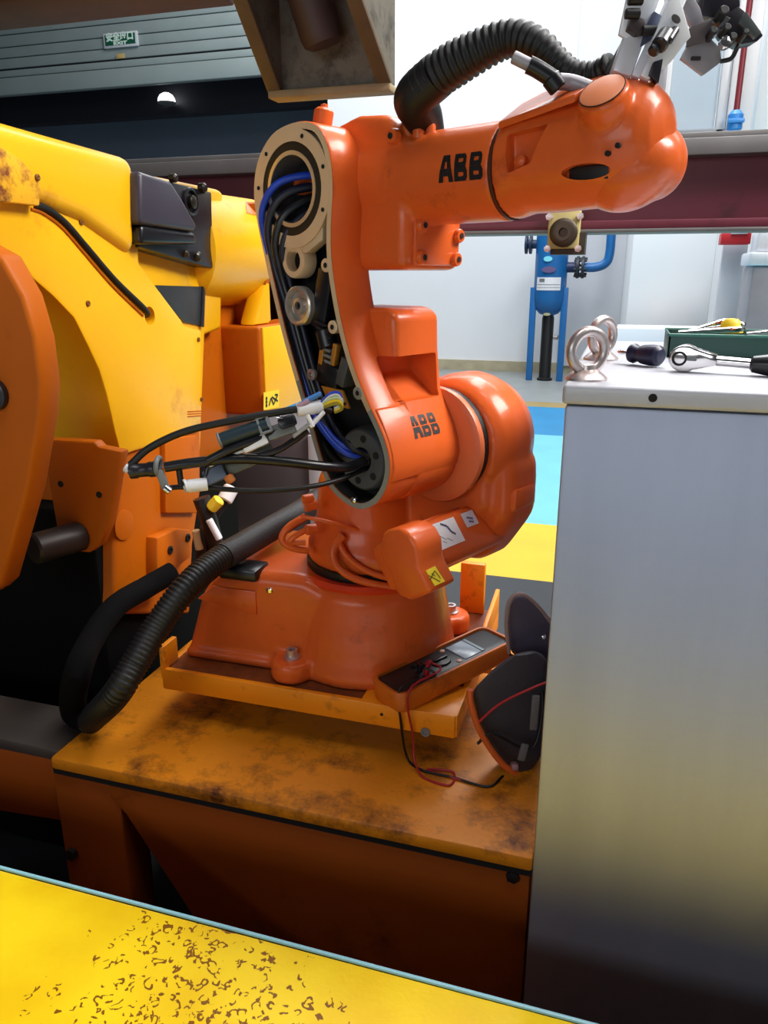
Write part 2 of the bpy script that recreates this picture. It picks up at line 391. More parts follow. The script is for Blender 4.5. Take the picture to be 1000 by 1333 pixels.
# ================================================================== SETTING
YW = 12.4
struct(G().span(-16, 10, -9, 22, -0.1, 0.0), 'floor', FLOORM)
xs = oy(426, 100, YW).x            # edge between the shutter opening and the white wall
struct(G().span(xs, 9, YW, YW + 0.25, 0, 7.5), 'wall_back', WALLW)
struct(G().span(xs, 9, YW - 0.03, YW, 0, 0.16), 'baseboard_back', mat('dusty_skirting', (176, 168, 140), 0.7, var=0.15))
# left part: shutter opening into an unlit hall behind
struct(G().span(-16, xs, YW, YW + 0.25, 6.0, 7.5), 'wall_left', WALLG)
struct(G().span(-16, xs - 0.02, 15.0, 15.2, 0, 7.0), 'wall_hall', DARKIN)
sh = thing('roller_shutter', 'half-raised grey-green roller shutter of wide slats over the dark doorway', 'roller shutter', (-9, YW + 0.05, 4.4))
ys = YW - 0.02
def wz(v): return oy(160, v, ys).z
for i, (va, vb) in enumerate([(-24, -5), (-5, 14), (14, 30), (30, 47), (47, 62), (62, 77)]):
    G().span(-14, xs - 0.05, ys, ys + 0.06, wz(vb) + 0.012, wz(va), bevel=0.012).obj('slat', SHUTTER, sh)
G().span(-14, xs - 0.05, ys - 0.03, ys + 0.07, wz(88), wz(79), bevel=0.01).obj('slat', SHUTTER, sh)
G().span(-14, xs - 0.05, ys + 0.03, ys + 0.08, wz(80), wz(76)).obj('joint_strip', DARKBEAM, sh)
G().span(-14, xs - 0.05, ys - 0.05, ys + 0.08, wz(113), wz(89), bevel=0.02).obj('bottom_bar', SHUTTER, sh)
# exit sign
sg = thing('exit_sign', 'small green exit sign with white Chinese characters on the shutter', 'sign', (oy(158, 52, ys - 0.06)))
A = oy(137, 64, ys - 0.02); B_ = oy(179, 40, ys - 0.02)
G().span(A.x, B_.x, ys - 0.05, ys - 0.001, A.z, B_.z, bevel=0.008).obj('frame', ALU, sg)
G().span(A.x + 0.035, B_.x - 0.035, ys - 0.056, ys - 0.04, A.z + 0.035, B_.z - 0.03).obj('face', SIGNG, sg)
cx, cz = (A.x + B_.x) / 2, (A.z + B_.z) / 2; hh = B_.z - A.z
g = G(); text(g, '安全出口', lambda a, b_: V((cx + a, ys - 0.058, cz + hh * 0.16 + b_)), (B_.x - A.x) * 0.205, 0.006)
text(g, 'EXIT', lambda a, b_: V((cx + a * 1.9, ys - 0.058, cz - hh * 0.24 + b_)), hh * 0.30, 0.004)
g.obj('lettering', SIGNW, sg)
tg = oy(157, 73, ys - 0.04)
tag(G().box(tg, (0.16, 0.012, 0.07), bevel=0.004).obj('paper_tag', mat('tan_paper', (196, 168, 104), 0.7)), 'small tan paper tag under the exit sign', 'tag')
# dark lintel beam and hanging lamp seen through the opening
tag(G().span(-15.9, xs - 0.05, 13.3, 13.6, oy(200, 151, 13.3).z, oy(200, 112, 13.3).z).obj('trim_1', DARKBEAM), kind='structure')
lp = oy(217, 133, 13.12)
hl = thing('hanging_lamp', 'white half-round lamp glowing in the dark doorway', 'lamp', lp)
G().lathe([(0.15, 0.0), (0.145, 0.05), (0.11, 0.11), (0.05, 0.145), (0.0, 0.15)], lp, Z).obj('dome', LAMPM, hl)
G().lathe([(0.155, -0.02), (0.155, 0.0)], lp, Z).obj('rim', GREYP, hl)
G().span(lp.x - 0.03, lp.x + 0.03, lp.y + 0.05, 13.3, lp.z + 0.02, lp.z + 0.06).obj('wall_arm', BLACK, hl)
# right: panels, booth and window of the far wall
def wall_quad(u0, v0, u1, v1, y, d, name, m_, bev=0.01):
    a = oy((u0 + u1) / 2, v1, y).z; b_ = oy((u0 + u1) / 2, v0, y).z
    x0 = oy(u0, (v0 + v1) / 2, y).x; x1 = oy(u1, (v0 + v1) / 2, y).x
    return G().span(x0, x1, y, y + d, a, b_, bevel=bev).obj(name, m_)
for nm, q in (('trim_2', (742, -20, 824, 478, YW - 0.08, 0.07, WALLG)), ('trim_3', (800, 428, 936, 492, 9.0, 0.6, WALLW)),):
    tag(wall_quad(q[0], q[1], q[2], q[3], q[4], q[5], nm, q[6]), kind='structure')
dr = thing('white_panel_door', 'plain white door panel on the far wall right of the blue vessel', 'door', oy(880, 430, 10.0))
del dr['category']; del dr['label']; dr.name = 'door_1'; dr['kind'] = 'structure'
def span_px(u0, v0, u1, v1, y, d, bev=0.01):
    um, vm = (u0 + u1) / 2, (v0 + v1) / 2
    return G().span(oy(u0, vm, y).x, oy(u1, vm, y).x, y, y + d, oy(um, v1, y).z, oy(um, v0, y).z, bevel=bev)
span_px(826, 150, 936, 440, 10.0, 0.08).obj('leaf', mat('bright_white_door', (246, 248, 250), 0.5), dr)
span_px(936, 306, 968, 426, 9.6, 0.1).obj('side_panel', WALLG, dr)
rb = thing('fire_hose_box', 'red box with a pale window on the wall at the right', 'box', oy(958, 318, 9.3))
span_px(939, 303, 978, 318, 9.3, 0.25).obj('body', REDP, rb)
span_px(952, 301, 974, 304.5, 9.28, 0.02, 0.002).obj('label_strip', WHITEP, rb)
cb = thing('steel_wall_cabinet', 'brushed steel cabinet at the right edge behind the green tray', 'cabinet', oy(985, 470, 8.0))
span_px(966, 346, 1060, 560, 8.0, 0.7, 0.02).obj('body', ALUGREY, cb)
span_px(976, 328, 1060, 346, 7.95, 0.6, 0.02).obj('top_ledge', ALU, cb)
span_px(986, 300, 1060, 328, 8.1, 0.4, 0.02).obj('upper_box', ALU, cb)
G().span(oy(966, 400, 8.0).x + 0.03, oy(1060, 400, 8.0).x, 8.05, 8.6, 0, oy(1000, 555, 8.0).z).obj('plinth', GREYP, cb)
# window over the beam
wd = thing('window_1', 'x', 'x', oy(915, 170, 7.0)); del wd['label']; del wd['category']; wd['kind'] = 'structure'
yw = 7.0
span_px(860, -70, 872, 182, yw, 0.12).obj('window_frame', ALUGREY, wd)
span_px(944, -70, 956, 182, yw, 0.12).obj('window_frame', ALU, wd)
span_px(872, 168, 944, 182, yw, 0.12).obj('window_sill', mat('grey_sill', (132, 136, 142), 0.5), wd)
span_px(874, -70, 943, 168, yw + 0.05, 0.015, 0).obj('pane', GLASS, wd)
span_px(872, -70, 880, 168, yw + 0.02, 0.05).obj('inner_frame', WHITEP, wd)
tag(span_px(958, -80, 992, 182, yw + 0.05, 0.2).obj('trim_4', WHITEP), kind='structure')
tag(span_px(996, -80, 1200, 182, yw + 0.3, 0.2).obj('trim_5', WALLW), kind='structure')
rp_ = thing('red_riser_pipe', 'thin red vertical pipe with a blue valve beside the window', 'pipe', oy(954, 178, yw - 0.1))
pb, pt = oy(955, 176, yw - 0.1), oy(975, 0, yw - 0.1)
G().cyl(V((pb.x, pb.y, pb.z)), V((pb.x, pb.y, pt.z + 0.4)), 0.022, 12).obj('pipe', mat('dark_red_pipe', (128, 38, 50), 0.45), rp_)
G().lathe([(0.03, 0), (0.055, 0.02), (0.055, 0.12), (0.03, 0.15)], V((pb.x, pb.y, pb.z + 0.02)), Z, 14).obj('valve', mat('bright_blue_valve', (60, 140, 216), 0.4), rp_)
G().box((pb.x, pb.y - 0.06, pb.z + 0.09), (0.12, 0.02, 0.03), bevel=0.006).obj('handle', mat('bright_blue_handle', (60, 140, 216), 0.4), rp_)

# ================================================================== BLUE PRESSURE VESSEL
yv = 11.5
pv = thing('pressure_vessel', 'blue upright air filter vessel on legs against the far wall', 'vessel', (-1.03, yv, 0))
cxv = (oy(695, 380, yv).x + oy(737, 380, yv).x) / 2; rv = (oy(737, 380, yv).x - oy(695, 380, yv).x) / 2
zb, zt = oy(715, 412, yv).z, 2.1
G().lathe([(0.02, zb), (rv * 0.6, zb + 0.04), (rv * 0.92, zb + 0.13), (rv, zb + 0.24), (rv, zt), (rv * 0.9, zt + 0.12), (rv * 0.4, zt + 0.2), (0, zt + 0.21)], (cxv, yv, 0), Z, 32).obj('tank', BLUET, pv)
for sx_, sy_ in ((-1, -0.3), (1, -0.3), (0.0, 0.95)):
    G().span(cxv + sx_ * rv * 0.97 - 0.045, cxv + sx_ * rv * 0.97 + 0.045, yv + sy_ * rv - 0.03, yv + sy_ * rv + 0.03, 0, zb + 0.4, bevel=0.008).obj('leg', BLUET, pv)
G().lathe([(0.11, 0), (0.11, 0.03), (0.085, 0.04), (0.085, zb - 0.02), (0.06, zb + 0.06)], (cxv, yv, 0), Z, 18).obj('drain_pipe', BLACK, pv)
G().cyl((cxv + 0.1, yv - 0.04, 0.62), (cxv + 0.16, yv - 0.06, 0.62), 0.03, 10).obj('drain_valve', GALV, pv)
pz = oy(750, 348, yv).z
G().cyl((cxv + rv * 0.9, yv, pz), (cxv + rv + 0.16, yv, pz), 0.07, 16).obj('outlet_stub', mat('navy_stub', (22, 40, 84), 0.45), pv)
fl = G()
for dx_ in (0.12, 0.19): fl.cyl((cxv + rv + dx_, yv, pz), (cxv + rv + dx_ + 0.035, yv, pz), 0.15, 20)
f0 = fl.obj('flange', mat('dark_flange', (30, 40, 54), 0.5), pv)
for k in range(6):
    a = 2 * pi * k / 6 + 0.3
    G().cyl((cxv + rv + 0.09, yv + 0.12 * sin(a), pz + 0.12 * cos(a)), (cxv + rv + 0.26, yv + 0.12 * sin(a), pz + 0.12 * cos(a)), 0.018, 8).obj('flange_bolt', BLACK, f0)
pxr = oy(793, 340, yv).x
G().tube([(cxv + rv + 0.22, yv, pz), (pxr - 0.18, yv, pz), (pxr - 0.05, yv, pz + 0.05), (pxr, yv, pz + 0.18), (pxr, yv, pz + 0.6), (pxr, yv, pz + 1.6)], 0.062, 14).obj('outlet_pipe', BLUET, pv)
lz = oy(692, 318, yv).z
g = G()
g.cyl((cxv - rv * 0.9, yv, lz), (cxv - rv - 0.12, yv, lz), 0.06, 14)
for dx_ in (0.06, 0.12): g.cyl((cxv - rv - dx_, yv, lz), (cxv - rv - dx_ - 0.03, yv, lz), 0.13, 18)
g.obj('inlet_flange', mat('navy_flange', (24, 44, 78), 0.5), pv)
def on_tank(a, b_): # a along circumference, b_ height
    return V((cxv + (rv + 0.004) * sin(a / rv), yv - (rv + 0.004) * cos(a / rv), b_))
g = G(); za, zc = oy(712, 378, yv - rv).z, oy(712, 361, yv - rv).z
for k in range(8):
    a0, a1 = -0.19 + 0.36 * k / 8, -0.19 + 0.36 * (k + 1) / 8
    g.quads([[on_tank(a0, za), on_tank(a1, za), on_tank(a1, zc), on_tank(a0, zc)]])
lb = g.obj('label_plate', WHITEP, pv)
g = G()
def on_tank2(a, b_): p = on_tank(a, b_); return V((p.x, p.y - 0.004, p.z))
for (a0, a1, f_, t_) in ((-0.14, -0.06, 0.66, 0.9), (-0.18, 0.16, 0.42, 0.46), (-0.18, 0.16, 0.2, 0.23)):
    n_ = 5
    for k in range(n_):
        p, q = a0 + (a1 - a0) * k / n_, a0 + (a1 - a0) * (k + 1) / n_
        g.quads([[on_tank2(p, za + (zc - za) * f_), on_tank2(q, za + (zc - za) * f_), on_tank2(q, za + (zc - za) * t_), on_tank2(p, za + (zc - za) * t_)]])
g.obj('label_print', GREYP, lb)
G().lathe([(0.06, 0), (0.06, 0.012), (0, 0.013)], on_tank(-0.03, oy(712, 337, yv - rv).z), (0, -1, 0), 16, sy=0.6, ref=X).obj('round_badge', mat('cyan_badge', (130, 220, 236), 0.4), pv)
G().lathe([(0.095, 0), (0.095, 0.012), (0, 0.013)], on_tank(-0.01, oy(712, 351, yv - rv).z), (0, -1, 0), 16, sy=0.45, ref=X).obj('oval_badge', mat('dark_violet_badge', (104, 88, 128), 0.4), pv)
G().lathe([(0.05, 0), (0.05, 0.012), (0, 0.013)], on_tank(0.0, oy(712, 411, yv - rv).z + 0.02), (0, -1, 0), 12, sy=0.4, ref=X).obj('nameplate', mat('tan_plate', (176, 172, 130), 0.4), pv)

# ================================================================== MAROON BEAM
yb = 3.1
z0, z1 = oy(735, 299, yb).z, oy(735, 187, yb).z
bm_ = thing('steel_beam', 'long maroon steel I-beam crossing the bay behind the orange robot', 'beam', (0, yb + 0.1, z0))
G().span(-4.2, 2.2, yb, yb + 0.2, z1 - 0.055, z1, bevel=0.004).obj('top_flange', BEAMGREY, bm_)
G().span(-4.2, 2.2, yb + 0.02, yb + 0.2, z1, z1 + 0.02, bevel=0.003).obj('flange_plate', BEAMGREY, bm_)
G().span(-4.2, 2.2, yb + 0.085, yb + 0.115, z0 + 0.02, z1 - 0.05).obj('web', MAROON, bm_)
G().span(-4.2, 2.2, yb, yb + 0.2, z0, z0 + 0.03, bevel=0.004).obj('bottom_flange', MAROON, bm_)
G().span(-4.2, 2.2, yb - 0.004, yb + 0.19, z0 - 0.012, z0, bevel=0.002).obj('rail_strip', BEAMGREY, bm_)
for xx in (-4.0, 2.0):
    G().span(xx - 0.1, xx + 0.1, yb, yb + 0.2, 0, z0 - 0.012).obj('post', MAROON, bm_)
pbk = thing('bearing_block', 'pale yellow square bearing block bolted under the maroon beam', 'bearing block', oy(736, 326, yb - 0.08))
a, c = oy(712, 324, yb - 0.06), oy(757, 268, yb - 0.06)
G().span(a.x, c.x, yb - 0.07, yb - 0.006, a.z, c.z, bevel=0.006).obj('plate', mat('pale_olive_yellow_paint', (206, 190, 128), 0.45, dirt=(110, 96, 60), dirt_amt=0.1), pbk)
G().span(a.x + 0.012, c.x + 0.022, yb - 0.05, yb + 0.05, a.z - 0.02, z0 - 0.013).obj('back_plate', mat('dark_grimy_steel', (66, 56, 46), 0.5, metal=0.2), pbk)
bc = oy(734, 303, yb - 0.07)
G().lathe([(0.05, 0), (0.05, 0.015), (0.040, 0.022), (0.028, 0.022), (0.028, 0.03), (0.016, 0.03), (0.014, 0.012), (0.0, 0.012)], bc, (0, -1, 0), 28).obj('bearing', mat('greasy_dark_steel', (78, 66, 54), 0.4, metal=0.4), pbk)
for sx_, sz_ in ((-1, 1), (1, 1), (1, -1), (-1, -1)):
    G().lathe([(0.013, 0), (0.013, 0.01), (0.0, 0.011)], bc + V((sx_ * 0.055, 0, sz_ * 0.055)), (0, -1, 0), 6).obj('bolt', GALV, pbk)

# ================================================================== OVERHEAD FRAME
oh = thing('overhead_beam', 'rusty brown box beam overhead at top left', 'beam', (-1.5, 2.1, 2.13))
G().span(-3.6, -1.0, 1.80, 2.0, 2.135, 2.45, bevel=0.006).obj('box_beam', RUSTBR, oh)
G().span(-3.6, -1.0, 1.785, 1.8, 2.15, 2.18, bevel=0.003).obj('edge_strip', RUSTBR, oh)
G().span(-3.6, -3.4, 1.8, 2.0, 0, 2.135).obj('post', RUSTBR, oh)
hb = thing('hanging_bracket', 'weathered grey-brown open steel bracket hanging at the top around a cylinder', 'bracket', (-0.76, 2.1, 1.9))
yk = 1.95   # front of the foot
xl, xr = oy(352, 120, yk).x, oy(507, 120, yk).x
zb_ = oy(430, 130, yk + 0.05).z + 0.018
TOPZ = 2.62
def cheek(x0, t, lean=0.0):
    return G().prism([(x0, yk, zb_), (x0, yk + 0.05, zb_), (x0, yk + 0.05, TOPZ), (x0 + lean, yk - 0.75, TOPZ)], (t, 0, 0), bevel=0.004)
cheek(xl, 0.024).obj('left_cheek', BRACKET, hb)
cheek(xr - 0.024, 0.024, -0.12).obj('right_cheek', BRACKET, hb)
G().span(xl - 0.004, xr + 0.004, yk - 0.008, yk + 0.05, zb_ - 0.018, zb_, bevel=0.004).obj('foot_plate', mat('pale_lit_edge', (150, 132, 100), 0.55, var=0.2), hb)  # bracket's lit lower edge, put into a paler colour
G().span(xl + 0.02, xr - 0.02, yk + 0.02, yk + 0.045, zb_, TOPZ).obj('back_plate', BRACKET, hb)
# pale ribs on the slanted cheek edges
for x0, ln in ((xl - 0.006, 0.0), (xr - 0.03, -0.12)):
    d_ = V((0, -0.75, TOPZ - zb_)).normalized(); n_ = V((0, -d_.z, d_.y))
    G().prism([V((x0, yk, zb_)) + n_ * 0.006, V((x0, yk, zb_)) - n_ * 0.012, V((x0 + ln, yk - 0.75, TOPZ)) - n_ * 0.012, V((x0 + ln, yk - 0.75, TOPZ)) + n_ * 0.006], (0.036, 0, 0), bevel=0.003).obj('edge_rib', mat('brown_edge_steel', (92, 78, 60), 0.6, var=0.2, vscale=12), hb)
c0 = V(((xl + xr) / 2 + 0.005, yk - 0.03, zb_ + 0.075)); c1 = V(((xl + xr) / 2 - 0.16, yk - 0.19, TOPZ))
G().lathe([(0.0, 0), (0.03, 0.002), (0.046, 0.012), (0.05, 0.03), (0.05, (c1 - c0).length)], c0, c1 - c0, 24).obj('cylinder', CYLD, hb)
G().cyl(V((xl + 0.02, yk - 0.16, TOPZ - 0.1)), V((xr - 0.02, yk - 0.16, TOPZ - 0.1)), 0.03, 14).obj('cross_pin', CYLD, hb)

# ================================================================== PLATFORM
ZP = 0.58; YF = 1.062
pf = thing('robot_platform', 'grimy amber steel platform carrying the orange robot', 'platform', (-0.6, 1.4, 0))
G().span(-1.02, -0.068, YF, 1.80, ZP - 0.028, ZP, bevel=0.006).obj('deck_plate', PLATTOP, pf)
G().span(-1.02, -0.07, YF + 0.004, YF + 0.02, ZP - 0.04, ZP - 0.024).obj('deck_joint', DARKHOLE, pf)
def oyp(lst, y): return [oy(u, v, y) for u, v in lst]
yp = YF + 0.008
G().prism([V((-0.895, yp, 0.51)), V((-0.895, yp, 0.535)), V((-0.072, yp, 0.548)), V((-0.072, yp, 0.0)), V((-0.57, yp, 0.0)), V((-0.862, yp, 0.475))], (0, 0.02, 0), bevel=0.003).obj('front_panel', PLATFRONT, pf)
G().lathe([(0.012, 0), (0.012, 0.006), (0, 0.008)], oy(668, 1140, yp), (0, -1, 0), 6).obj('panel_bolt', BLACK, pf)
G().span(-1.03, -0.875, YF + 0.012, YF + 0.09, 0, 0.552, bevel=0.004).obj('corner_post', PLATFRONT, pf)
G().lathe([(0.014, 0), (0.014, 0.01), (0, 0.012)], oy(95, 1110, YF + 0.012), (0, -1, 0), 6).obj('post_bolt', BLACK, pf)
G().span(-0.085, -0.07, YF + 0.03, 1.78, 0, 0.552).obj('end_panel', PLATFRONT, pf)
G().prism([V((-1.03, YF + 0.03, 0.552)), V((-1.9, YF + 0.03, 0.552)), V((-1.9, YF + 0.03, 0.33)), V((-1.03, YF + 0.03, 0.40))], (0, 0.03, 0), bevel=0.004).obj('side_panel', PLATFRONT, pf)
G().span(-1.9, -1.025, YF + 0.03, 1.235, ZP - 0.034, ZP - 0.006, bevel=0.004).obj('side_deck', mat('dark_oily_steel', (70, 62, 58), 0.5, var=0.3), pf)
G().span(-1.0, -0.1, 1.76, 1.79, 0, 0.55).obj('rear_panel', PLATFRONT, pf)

# ================================================================== FOREGROUND BARRIER
fb = thing('yellow_guard_box', 'bright yellow chipped steel guard in the foreground with a pale blue edge', 'guard', (-0.5, 0.5, 0))
G().span(-1.5, 1.6, 0.22, 0.808, 0.50, 0.558, bevel=0.008).obj('top_plate', CHIPPED, fb)
G().tube([(-1.5, 0.812, 0.554), (-0.6, 0.813, 0.554), (0.02, 0.812, 0.554), (1.6, 0.810, 0.554)], 0.0032, 8).obj('edge_strip', ALUEDGE, fb)
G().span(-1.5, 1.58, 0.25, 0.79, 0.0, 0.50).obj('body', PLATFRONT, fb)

# ================================================================== STEEL CABINET
XC0, YC0, ZC = -0.063, 0.98, 1.368
sc_ = thing('steel_cabinet', 'large brushed steel cabinet with a grey lid at the right foreground', 'cabinet', (0.5, 1.3, 0))
G().span(XC0, 1.1, YC0, 1.66, 0.0, ZC - 0.026, bevel=0.004).obj('body', BRUSHED, sc_)
G().span(XC0 - 0.004, 1.104, YC0 - 0.006, 1.664, ZC - 0.024, ZC, bevel=0.005, seg=3).obj('lid', LIDM, sc_)
hp = oy(850, 518, YC0 - 0.006)
G().lathe([(0.0052, 0), (0.0052, 0.0012), (0.0, 0.0013)], hp, (0, -1, 0), 14).obj('screw_hole', DARKHOLE, sc_)

def eye_nut(c, ang, scale, label):
    e = thing('lifting_eye', label, 'lifting eye', c, 'lifting eyes on the cabinet lid')
    ax = V((cos(ang), sin(ang), 0)); side = Z.cross(ax)
    G().lathe([(0.024 * scale, 0), (0.024 * scale, 0.003), (0.020 * scale, 0.007), (0.013 * scale, 0.013), (0.0, 0.014)], c, Z, 24).obj('collar', GALV, e)
    G().torus(c + Z * 0.033 * scale, ax, 0.0225 * scale, 0.0062 * scale, 36, 14, sx=1.0, ref=side).obj('ring', GALV, e)
    G().lathe([(0.010 * scale, 0), (0.009 * scale, 0.006), (0.0, 0.008)], c + Z * 0.012 * scale, Z, 16).obj('shank', GALV, e)
    return e
e1 = oz(763, 494, ZC); e1.z = ZC
eye_nut(e1, radians(90 + 17 + 20), 1.10, 'nearer galvanised lifting eye at the front corner of the lid')
e2 = oz(782, 468, ZC); e2.z = ZC
eye_nut(e2, radians(90 + 17 + 35), 1.12, 'farther galvanised lifting eye standing behind the front one')
# ratchet wrench
rc = oz(890, 484, ZC); rc.z = ZC
rw = thing('ratchet_wrench', 'chrome ratchet wrench with a black grip lying on the cabinet lid', 'wrench', rc)
dr_ = (oz(1000, 490, ZC) - rc); dr_.z = 0; dr_.normalize(); sd = Z.cross(dr_)
zc_ = Z * 0.0145
# the head stands on its edge: its face looks toward the front
g = G(); hd = rc + Z * 0.019
out = []
for k in range(17):
    a = radians(52 + 256 * k / 16); out.append(hd + dr_ * (0.0205 * cos(a)) + Z * (0.0185 * sin(a)) - sd * 0.012)
for (s_, z_) in ((0.030, -0.0105), (0.042, -0.0075), (0.042, 0.0065), (0.030, 0.0095)): out.append(hd + dr_ * s_ + Z * z_ - sd * 0.012)
G().prism(out, sd * 0.024, bevel=0.003, seg=2, ang=50).obj('head', CHROME, rw)
g = G(); g.torus(hd - sd * 0.0125 - dr_ * 0.006, sd, 0.0085, 0.0016, 20, 8).obj('selector_dial', BLACK, rw)
G().box(hd - sd * 0.0125 + dr_ * 0.010, (0.013, 0.004, 0.0045), (dr_, sd, Z), bevel=0.001).obj('selector_lever', GREYP, rw)
h0 = hd + dr_ * 0.040 - Z * 0.002
G().cyl(h0, h0 + dr_ * 0.050 - Z * 0.002, 0.0072, 16, 0.001).obj('shaft', CHROME, rw)
h1 = h0 + dr_ * 0.042 - Z * 0.002
G().lathe([(0.006, 0), (0.011, 0.004), (0.0155, 0.03), (0.0165, 0.06), (0.0155, 0.12), (0.0165, 0.15), (0.010, 0.158)], h1, dr_, 20).obj('grip', BLACKG, rw)
# screwdriver
sa, sb = oz(802, 472, ZC), oz(862, 479, ZC); sa.z = sb.z = ZC
dd = (sb - sa).normalized(); s0 = sa + Z * 0.0165
sd_ = thing('screwdriver', 'stubby screwdriver with a dark navy handle pointing left of the ratchet', 'screwdriver', sa)
G().lathe([(0.0006, 0), (0.0034, 0.006), (0.0036, 0.012), (0.0026, 0.018), (0.0026, 0.044)], s0, dd, 12).obj('blade', CHROME, sd_)
s1 = s0 + dd * 0.026
G().lathe([(0.007, 0), (0.0135, 0.002), (0.0145, 0.007), (0.0120, 0.012), (0.0110, 0.016), (0.0140, 0.023), (0.0155, 0.038), (0.0150, 0.050), (0.010, 0.055), (0, 0.056)], s1, dd, 16).obj('handle', mat('navy_handle', (26, 30, 58), 0.4), sd_)
# green tool tray with loose tools
t0 = oz(873, 462, ZC); t0.z = ZC
gt = thing('tool_tray', 'dark green metal tray of loose tools at the back of the lid', 'tray', t0)
tx0, ty0, tx1, ty1, th = t0.x - 0.008, t0.y - 0.045, t0.x + 0.42, t0.y + 0.10, 0.036
g = G(); g.span(tx0, tx1, ty0, ty1, ZC, ZC + 0.004)
for q in ((tx0, tx1, ty0, ty0 + 0.004), (tx0, tx1, ty1 - 0.004, ty1), (tx0, tx0 + 0.004, ty0, ty1), (tx1 - 0.004, tx1, ty0, ty1)): g.span(q[0], q[1], q[2], q[3], ZC, ZC + th, bevel=0.001)
g.obj('shell', GREENBOX, gt)
G().tube([(tx0, ty0, ZC + th), (tx1, ty0, ZC + th), (tx1, ty1, ZC + th), (tx0, ty1, ZC + th), (tx0, ty0, ZC + th)], 0.0025, 8, straight=True).obj('rolled_rim', mat('mid_green_enamel', (50, 110, 96), 0.4), gt)
for k, (dx_, dy_, a, l_, dz_) in enumerate([(0.06, 0.03, 0.25, 0.09, 0.041), (0.065, 0.07, -0.3, 0.09, 0.041), (0.055, 0.10, 0.3, 0.07, 0.041), (0.155, 0.02, 0.7, 0.09, 0.043), (0.19, 0.05, 0.9, 0.09, 0.046), (0.22, 0.08, 0.75, 0.09, 0.043)]):
    c = V((tx0 + dx_, ty0 + dy_, ZC + dz_)); d_ = V((cos(a), sin(a) * 0.5, 0.08 + 0.12 * (k % 3))).normalized()
    lbl = ['bright spanner lying at the left end of the green tray', 'bright spanner crossing behind the left tool in the tray', 'short bright spanner left of the yellow fitting in the tray',
           'bright rod tool just right of the yellow fitting', 'steepest bright rod tool at the right of the tray', 'rightmost bright rod tool in the green tray'][k]
    w_ = thing('spanner' if k < 3 else 'rod_tool', lbl, 'tool', c, 'loose tools in the green tray')
    G().cyl(c - d_ * l_ / 2, c + d_ * l_ / 2, 0.0045, 10).obj('shaft', CHROME, w_)
    if k < 3: G().torus(c + d_ * (l_ / 2), d_.cross(Y).normalized(), 0.009, 0.004, 16, 8).obj('ring_end', CHROME, w_)
    else: G().cyl(c + d_ * (l_ / 2 - 0.02), c + d_ * (l_ / 2 + 0.012), 0.008, 12, 0.001).obj('socket', CHROME, w_)
yc_ = V((tx0 + 0.098, ty0 + 0.06, ZC + 0.0365))
yk_ = thing('yellow_fitting', 'yellow plastic fitting lying among the tools in the green tray', 'fitting', yc_)
G().lathe([(0.018, 0), (0.018, 0.008), (0.015, 0.018), (0.010, 0.023), (0, 0.024)], yc_, Z, 20).obj('shell', YELLOWP, yk_)
G().torus(yc_ + Z * 0.002, Z, 0.018, 0.0018, 20, 8).obj('rim', YELLOWP, yk_)
#==ROBOT==
# ================================================================== ORANGE ROBOT
RO = P(478, 612, 1.26)
ra = radians(-42) + YAW
FV, WV = V((cos(ra), sin(ra), 0)), V((-sin(ra), cos(ra), 0))     # reach direction of the arm, joint axis direction
RAX = (FV, WV, Z)
def R(f, w, z): return RO + FV * f + WV * w + Z * z
def RD(f, w, z): return FV * f + WV * w + Z * z
J1F, J1W = -0.200, 0.220
ZB = 0.695                                                       # mounting face of the tray
j1 = R(J1F, J1W, 0); j1.z = ZB
rb_ = thing('industrial_robot', 'orange six-axis robot arm with its open lower arm showing cables inside', 'robot', j1)

# ---- base casting
def BX(x, y, z): return V((RO.x + x, RO.y + y, z))
g = G()
hb_ = RO.z - 0.275 - ZB
# foot flare around axis 1
g.lathe([(0.0, 0.0), (0.190, 0.0), (0.190, 0.018), (0.182, 0.05), (0.174, 0.10), (0.168, 0.13), (0.160, hb_ - 0.035), (0.145, hb_ - 0.012), (0.0, hb_ - 0.012)], j1, Z, 40)
# rear connector housing
jx, jy = j1.x, j1.y
prof = [(-0.375, 0.0), (-0.375, 0.03), (-0.335, 0.15), (-0.30, 0.195), (-0.24, 0.215), (-0.09, 0.215), (0.02, 0.16), (0.04, 0.0)]
g.prism([V((jx + x, jy - 0.150, ZB + z)) for x, z in prof], (0, 0.30, 0), bevel=0.035, seg=3, ang=20)
g.prism([V((jx + x, jy - 0.160, ZB + z)) for x, z in ((-0.375, 0), (-0.375, 0.022), (0.06, 0.022), (0.06, 0))], (0, 0.32, 0), bevel=0.006)
# bolting lugs
lug = []
for lx, ly in ((-0.118, -0.165), (0.15, 0.15), (-0.19, 0.17)):
    c = V((jx + lx, jy + ly, ZB)); lug.append(c)
    g.lathe([(0, 0), (0.045, 0), (0.045, 0.034), (0.040, 0.042), (0, 0.042)], c, Z, 24)
    g.box(c.lerp(j1, 0.25) + Z * 0.02, (0.1, 0.075, 0.04), ((V((j1.x - c.x, j1.y - c.y, 0))).normalized(), (Z.cross(V((j1.x - c.x, j1.y - c.y, 0)))).normalized(), Z))
g.fuse(0.0055, 6)
base = g.obj('base', ORANGE, rb_)
for i, c in enumerate(lug):
    bt = G().lathe([(0.018, 0), (0.018, 0.005), (0.012, 0.006), (0.012, 0.020), (0.007, 0.020), (0.006, 0.012), (0, 0.012)], c + Z * 0.041, Z, 20).obj('anchor_bolt', GALV, rb_)
